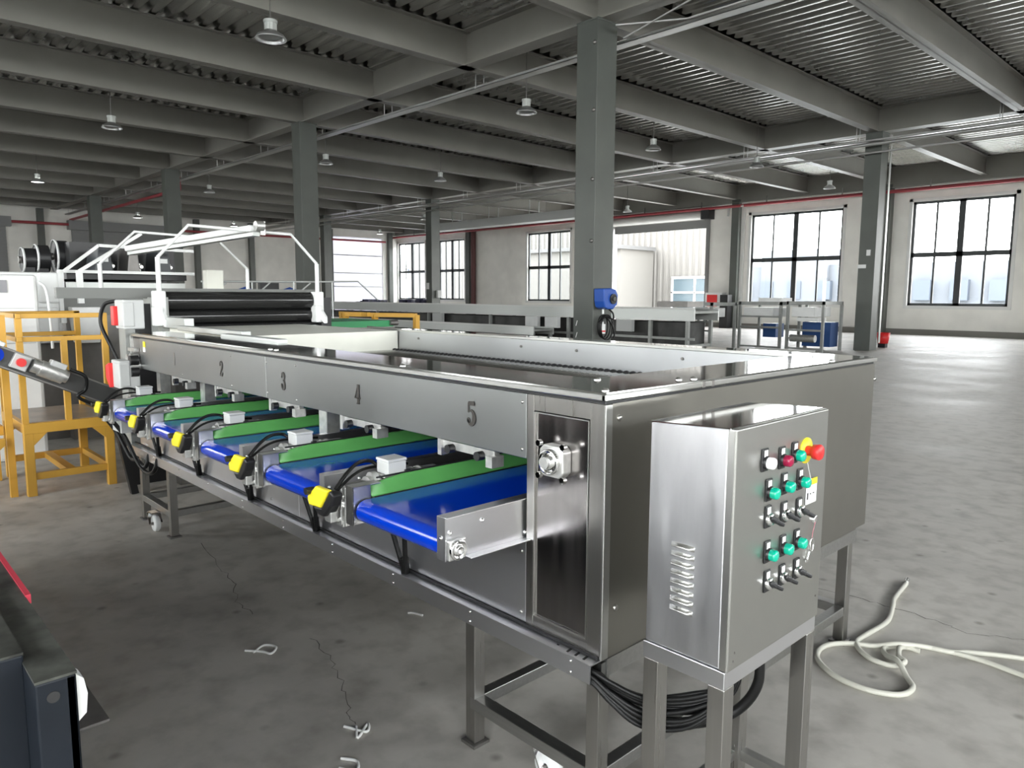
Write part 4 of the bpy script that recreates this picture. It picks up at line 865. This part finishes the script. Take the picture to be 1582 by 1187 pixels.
# ---------------------------------------------------------------- background conveyors
def bg_conveyor(name, lab, xa, xb, y, w_, zt, h, legs, boxes=True, loc=None):
    t = thing(name, lab, 'conveyor', ((xa+xb)/2, y, 0))
    m = MB(); m.box(xa, xb, y-w_/2, y-w_/2+0.04, zt-h, zt); m.box(xa, xb, y+w_/2-0.04, y+w_/2, zt-h, zt); m.build('side_rail', ALU, t)
    MB().box(xa, xb, y-w_/2+0.04, y+w_/2-0.04, zt-0.1, zt-0.04).build('belt', BGST, t)
    MB().box(xa, xb, y-w_/2-0.02, y-w_/2+0.02, zt, zt+0.04).build('top_guide', TRIMW, t)
    for x in legs:
        MB().box(x-0.04, x+0.04, y-w_/2, y-w_/2+0.08, 0, zt-h).box(x-0.04, x+0.04, y+w_/2-0.08, y+w_/2, 0, zt-h).box(x-0.03, x+0.03, y-w_/2, y+w_/2, 0.25, 0.31).build('leg_frame', BGST, t)
    MB().box(xa, xb, y-w_/2+0.02, y-w_/2+0.06, 0.42, 0.48).build('stretcher', BGST, t)
    MB().box(xa+0.2, xb-0.3, y-w_/2+0.15, y+w_/2-0.15, 0.08, zt-h-0.05).build('shaded_clutter_block', mat('shaded_clutter', (0.045, 0.045, 0.043), 0.6, noise=0.5, nscale=2), t)  # solid dark block added for the shaded clutter under the belt
    return t
bg_conveyor('long_conveyor', 'long pale belt conveyor running behind the near column', -27, -8.7, 14.4, 1.1, 1.17, 0.28, (-26, -22.5, -19.3, -16.1, -12.8, -10.0, -8.9))
bg_conveyor('long_conveyor', 'lower grey conveyor in front of the long pale one', -24, -12.9, 13.0, 0.8, 0.62, 0.2, (-23, -19.8, -17, -14.2, -13))
nmx = ['left one of the white boxes hanging under the long pale conveyor', 'white box hanging under the long conveyor near the thick column', 'grey box hanging under the long conveyor right of the thick column', 'small grey box hanging under the far left stretch of the long conveyor']
for k, (x, mt) in enumerate(((-14.1, WHITE), (-13.3, WHITE), (-10.7, LGREY), (-18.6, LGREY))):
    o = MB().box(x-0.25, x+0.25, 13.70, 13.82, 0.58, 0.885).build('drive_box', mt); tag(o, nmx[k], 'drive box', 'boxes under the long conveyor')
def frame_table(lab, xa, xb, y, w_, zt, mid):
    t = thing('frame_table', lab, 'frame table', ((xa+xb)/2, y, 0), 'steel frame tables by the second column row')
    m = MB(); m.box(xa, xb, y-w_/2, y-w_/2+0.06, zt-0.09, zt); m.box(xa, xb, y+w_/2-0.06, y+w_/2, zt-0.09, zt)
    m.box(xa, xa+0.06, y-w_/2, y+w_/2, zt-0.09, zt); m.box(xb-0.06, xb, y-w_/2, y+w_/2, zt-0.09, zt); m.build('top_frame', BGST, t)
    for x in (xa+0.03, xb-0.03):
        for yy in (y-w_/2+0.03, y+w_/2-0.03): MB().box(x-0.035, x+0.035, yy-0.035, yy+0.035, 0, zt-0.09).build('leg', BGST, t)
    m = MB()
    for z in mid: m.box(xa, xb, y-w_/2, y-w_/2+0.04, z, z+0.05)
    m.box(xa, xb, y-w_/2, y-w_/2+0.05, 0.05, 0.10); m.build('cross_bar', BGST, t)
    m = MB(); m.box(xa+0.1, xb-0.3, y-w_/2+0.1, y+w_/2-0.1, zt-0.42, zt-0.16); m.build('chute', WHITE, t, 0.01)
    return t
frame_table('tall steel frame table nearest the right-hand column', -8.5, -7.45, 18.7, 1.2, 1.36, (0.55,))
frame_table('tall steel frame table in the middle of the group', -9.9, -8.6, 18.6, 1.2, 1.34, (0.6, 0.9))
frame_table('tall steel frame table with white chute beside the long conveyor', -11.2, -9.95, 17.3, 1.3, 1.31, (0.5, 0.75))
o = MB().box(-8.4, -7.6, 18.9, 19.4, 0.1, 0.78).build('blue_crate', DBLUE); tag(o, 'dark blue crate under the table nearest the right-hand column', 'crate')
o = MB().box(-9.6, -9.2, 18.9, 19.4, 0.3, 0.7).build('blue_crate', DBLUE); tag(o, 'smaller dark blue crate under the middle frame table', 'crate')
o = MB().cyl((-8.4, 18.2, 0.35), (-7.7, 18.2, 0.35), 0.1, 14).build('drum_motor', CAST); tag(o, 'pale drum motor lying in the frame table by the blue crate', 'motor')
o = MB().box(-9.3, -8.6, 18.0, 18.6, 1.345, 1.45).build('white_tray', WHITE); tag(o, 'white tray on top of the middle frame table', 'tray')
o = MB().box(-8.2, -7.6, 18.1, 18.6, 0.82, 0.92).build('white_bin', WHITE); tag(o, 'white bin on the shelf above the blue crate', 'bin')
o = MB().box(-9.9, -9.0, 14.0, 14.7, 1.215, 1.36).build('grey_case', DARKST); tag(o, 'dark grey case at the right end of the long conveyor', 'case')
o = MB().bar((-9.2, 17.8, 0.03), (-7.6, 18.0, 0.03), 0.12, 0.05).build('loose_plank', TRIMW); tag(o, 'pale plank lying on the floor in front of the frame tables', 'plank')
ab = thing('alarm_box', 'red and white hydrant box on the back wall between door and window', 'hydrant box', (-17.9, YF-0.2, 1.3))
MB().box(-18.5, -17.6, YF-0.4, YF-0.001, 0.95, 1.65).build('box_body', WHITE, ab)
MB().box(-18.4, -17.85, YF-0.42, YF-0.4, 1.0, 1.55).build('box_front', RED, ab)
o = MB().box(-17.4, -17.0, YF-0.9, YF-0.5, 0, 1.55).build('red_black_bin', BLACK); tag(o, 'black bin standing beside the hydrant box', 'bin')
# assorted dark clutter on the far table and on the tops of the far conveyors
cl = [(-30, 21.3, 'dark heap of parts on the far table before the bright door', 1.3), (-27.5, 16.8, 'dark low parts heap left on the far conveyor', 0.9)]
for i, (x, y, lab, l_) in enumerate(cl):
    t = thing('parts_pile', lab, 'parts pile', (x, y, 1.0), 'parts heaps')
    m = MB()
    for k in range(14): a_ = random.uniform(-l_, l_); c_ = random.uniform(-.3, .3); s = random.uniform(0.08, 0.22); m.box(x+a_-s, x+a_+s, y+c_-s, y+c_+s, 1.0, 1.0+s*1.3)
    m.build('parts', mat('mixed_dark_parts', (0.05, 0.05, 0.09), 0.5, noise=0.8), t)
tt = thing('far_table', 'long grey table under the dark heap before the bright door', 'table', (-30, 20.5, 0))
MB().box(-34, -27.7, 20.8, 21.8, 0.93, 1.0).build('table_top', BGST, tt)
for x in (-33.8, -30.5, -27.9):
    for y in (20.85, 21.75): MB().box(x-0.04, x+0.04, y-0.04, y+0.04, 0, 0.93).build('leg', BGST, tt)
tt = thing('far_table', 'small grey table under the low parts heap', 'table', (-27.5, 16.8, 0))
MB().box(-29, -26, 16.4, 17.2, 0.93, 1.0).build('table_top', BGST, tt)
for x in (-28.9, -26.1):
    for y in (16.45, 17.15): MB().box(x-0.04, x+0.04, y-0.04, y+0.04, 0, 0.93).build('leg', BGST, tt)
# far handrail and blue machines behind the arches
hrl = thing('far_handrail', 'thin grey handrail on a walkway behind the arches', 'handrail', (-11, 4.4, 0))
m = MB(); m.tube([(-10, 2.72, 1.68), (-10, 4.6, 1.70), (-10, 5.4, 1.72), (-10, 5.8, 1.40)], 0.015)
for y in (2.75, 3.5, 4.2, 4.9): m.tube([(-10, y, 0), (-10, y, 1.70)], 0.012)
m.tube([(-10, 2.75, 1.45), (-10, 3.1, 1.66)], 0.012); m.tube([(-10, 3.5, 1.42), (-10, 3.8, 1.68)], 0.012); m.tube([(-10, 4.15, 1.42), (-10, 4.5, 1.68)], 0.012)
m.build('rail', ALU, hrl)
for i, (y, lab) in enumerate(((3.68, 'left blue cone-shaped hopper behind the handrail'), (4.48, 'right blue cone-shaped hopper behind the handrail'))):
    o = MB().lathe((-11, y+0.15, 1.2), [(0.0, 0), (0.35, 0), (0.22, 0.34), (0.0, 0.42)], 20).box(-11.3, -10.7, y-0.1, y+0.4, 0, 1.2).build('hopper', HOSEB); tag(o, lab, 'hopper', 'blue hoppers')
o = MB().box(-13.1, -13.0, 5.0, 5.4, 1.35, 1.72).build('monitor', BLACK); tag(o, 'black monitor on a desk behind the handrail', 'monitor')
o = MB().box(-13.5, -12.8, 4.5, 5.8, 0, 1.35).build('grey_desk', BGST); tag(o, 'grey desk carrying the black monitor', 'desk')
o = MB().box(-14.5, -14.0, 3.4, 4.6, 0, 1.5).build('dark_machine', DARKST); tag(o, 'dark squat machine behind the left blue hopper', 'machine')

# ---------------------------------------------------------------- high bay lamps
def lamp(x, y, z, on, lab, s=1.0):
    t = thing('high_bay_lamp', lab, 'lamp', (x, y, z), 'high bay lamps')
    MB().lathe((x, y, z), [(0.20*s, 0), (0.205*s, 0.012), (0.17*s, 0.07), (0.09*s, 0.12), (0.085*s, 0.13)], 28).build('lamp_shade', REFL, t).modifiers.new('s', 'SOLIDIFY').thickness = 0.006
    m = MB(); m.cyl((x, y, z+0.12), (x, y, z+0.24), 0.075*s, 18)
    for k in range(12): a_ = k*PI/6; m.box(x+0.075*s*math.cos(a_)-0.006, x+0.075*s*math.cos(a_)+0.006, y+0.075*s*math.sin(a_)-0.006, y+0.075*s*math.sin(a_)+0.006, z+0.12, z+0.24)
    m.cyl((x, y, z+0.24), (x, y, z+0.28), 0.09*s, 18); m.build('heat_sink', ALU, t)
    MB().cyl((x, y, z+0.28), (x, y, ZD+0.11), 0.012, 6).build('hanger_rod', DARKST, t)
    MB().cyl((x, y, z+0.05), (x, y, z+0.07), 0.15*s, 24).build('lamp_glass', LAMPON if on else LGREY, t)
LP = [((-9.90, 3.90, 5.35), 0, 'unlit high bay lamp nearest, in the first bay left of the thick column', 1.15), ((-10.3, 9.74, 5.30), 0, 'unlit high bay lamp left of the thick column top', 1.1),
 ((-10.8, 14.9, 5.30), 0, 'unlit high bay lamp just right of the thick column', 1), ((-18.3, 3.93, 5.35), 0, 'unlit high bay lamp over the first column row, second bay', 1.1),
 ((-19.0, 14.2, 5.3), 0, 'unlit high bay lamp between two distant columns in the middle aisle', 1), ((-10.2, 19.2, 5.3), 0, 'double-headed lamp hanging by the second girder', 1),
 ((-10.6, 25.1, 5.3), 0, 'unlit high bay lamp nearest the right windows, on a long rod', 1), ((-20.3, 26.0, 5.3), 0, 'unlit high bay lamp above the open roller door', 1),
 ((-29.1, 4.47, 5.3), 1, 'faintly lit high bay lamp at the far left', 1), ((-18.8, 9.8, 5.3), 0, 'unlit high bay lamp by the second column of the first row', 1),
 ((-27.5, 9.75, 5.3), 0, 'unlit high bay lamp deep in the middle aisle', 1), ((-39.6, 10.8, 5.3), 1, 'lit high bay lamp above the dryer, left one of two', 1.1),
 ((-40.7, 16.2, 5.3), 1, 'lit high bay lamp above the tube lamp end', 1.1), ((-39.2, 25.0, 5.3), 1, 'lit high bay lamp beside the bright translucent door', 1),
 ((-30.7, 25.8, 5.3), 0, 'unlit high bay lamp above the paired far windows', 1), ((-29.9, 21.6, 5.3), 0, 'unlit high bay lamp beside the distant column with the notice', 1), ((-25.7, 26.2, 5.3), 0, 'unlit high bay lamp by the hanging duct', 1)]
for p, on, lab, s in LP: lamp(*p, on, lab, s)

# ---------------------------------------------------------------- floor: hose, scraps, cracks
z = 0.012
P = [(2.6, 2.75), (1.6, 2.42), (0.75, 2.10), (0.568, 2.048), (0.404, 1.937+0.01), (0.344, 1.889), (0.231, 1.851), (0.197, 1.797), (0.19, 1.74), (0.215, 1.66), (0.248, 1.63), (0.22, 1.586), (0.15, 1.575), (0.10, 1.60), (0.056, 1.644), (0.031, 1.70), (0.035, 1.801), (0.046, 2.003), (0.0, 2.20), (-0.028, 2.302), (-0.058, 2.549)]
P = [(x, y, z+(0.012 if 7 < i < 11 else 0)) for i, (x, y) in enumerate(P)]
wh = thing('white_hose', 'off-white hose lying in loops on the concrete floor at the right', 'hose', (0.2, 1.7, 0))
m = MB(); m.tube(cr(P, 8), 0.011, 10)
P = [(2.7, 2.0), (1.7, 1.90), (0.85, 1.86), (0.72, 1.85), (0.604, 1.88), (0.43, 1.90), (0.279, 1.87), (0.18, 1.76), (0.10, 1.71), (0.015, 1.65), (-0.035, 1.58), (-0.045, 1.50), (-0.01, 1.41), (0.094, 1.33), (0.22, 1.318), (0.318, 1.37), (0.335, 1.46), (0.286, 1.536), (0.231, 1.60), (0.165, 1.66), (0.138, 1.72), (0.19, 1.79), (0.25, 1.80)]
m.tube(cr([(x, y, z+(0.02 if i in (7, 18) else 0)) for i, (x, y) in enumerate(P)], 8), 0.011, 10); m.build('hose', ROPE, wh)
MB().cyl((-0.058, 2.549, 0.014), (-0.07, 2.60, 0.014), 0.015, 10).build('hose_coupling', CHROME, wh)
sc = [([(-1.66, -0.26), (-1.69, -0.20), (-1.64, -0.17), (-1.60, -0.21), (-1.64, -0.23), (-1.70, -0.28)], 'curl of white tape on the floor, left one'), ([(-0.93, -0.26), (-0.85, -0.22), (-0.89, -0.19), (-0.84, -0.26), (-0.90, -0.23)], 'knotted scrap of white tape on the crack in the floor'),
      ([(-0.78, -0.36), (-0.73, -0.33), (-0.69, -0.36), (-0.74, -0.39)], 'scrap of white tape nearest the viewer, cut by the bottom edge'), ([(-1.54, 0.44), (-1.52, 0.46), (-1.47, 0.475)], 'short pale string on the floor under the tray')]
for pts, lab in sc:
    m = MB(); m.tube(cr([(x, y, 0.005) for x, y in pts], 5), 0.005, 6); o = m.build('tape_scrap', PAPER); tag(o, lab, 'scrap', 'white scraps on the floor')
CRK = mat('dark_crack', (0.13, 0.12, 0.11), 0.9)
def crack(pts, w_=0.004):
    P = []; 
    for i in range(len(pts)-1):
        for k in range(6):
            t_ = k/6; P.append((pts[i][0]*(1-t_)+pts[i+1][0]*t_+random.uniform(-.012, .012), pts[i][1]*(1-t_)+pts[i+1][1]*t_+random.uniform(-.012, .012)))
    P.append(pts[-1]); vs = []; 
    for x, y in P: ww = w_*random.uniform(.4, 1.3); vs += [(x, y-ww/2, 0.0012), (x+ww*0.3, y+ww/2, 0.0012)]
    o = MB().add(vs, [(2*i, 2*i+1, 2*i+3, 2*i+2) for i in range(len(P)-1)]).build('floor_crack', CRK); o['kind'] = 'structure'
crack([(-3.2, 0.11), (-2.7, 0.02), (-2.47, 0.0), (-2.22, -0.1), (-2.03, -0.1)], 0.0035)
crack([(-1.63, -0.013), (-1.39, -0.05), (-1.18, -0.12), (-1.0, -0.2), (-0.92, -0.22)], 0.0035)
crack([(-0.5, 2.15), (-0.15, 2.2), (0.06, 2.21), (0.23, 2.19), (0.34, 2.17), (0.52, 2.27), (1.2, 2.5)], 0.006)
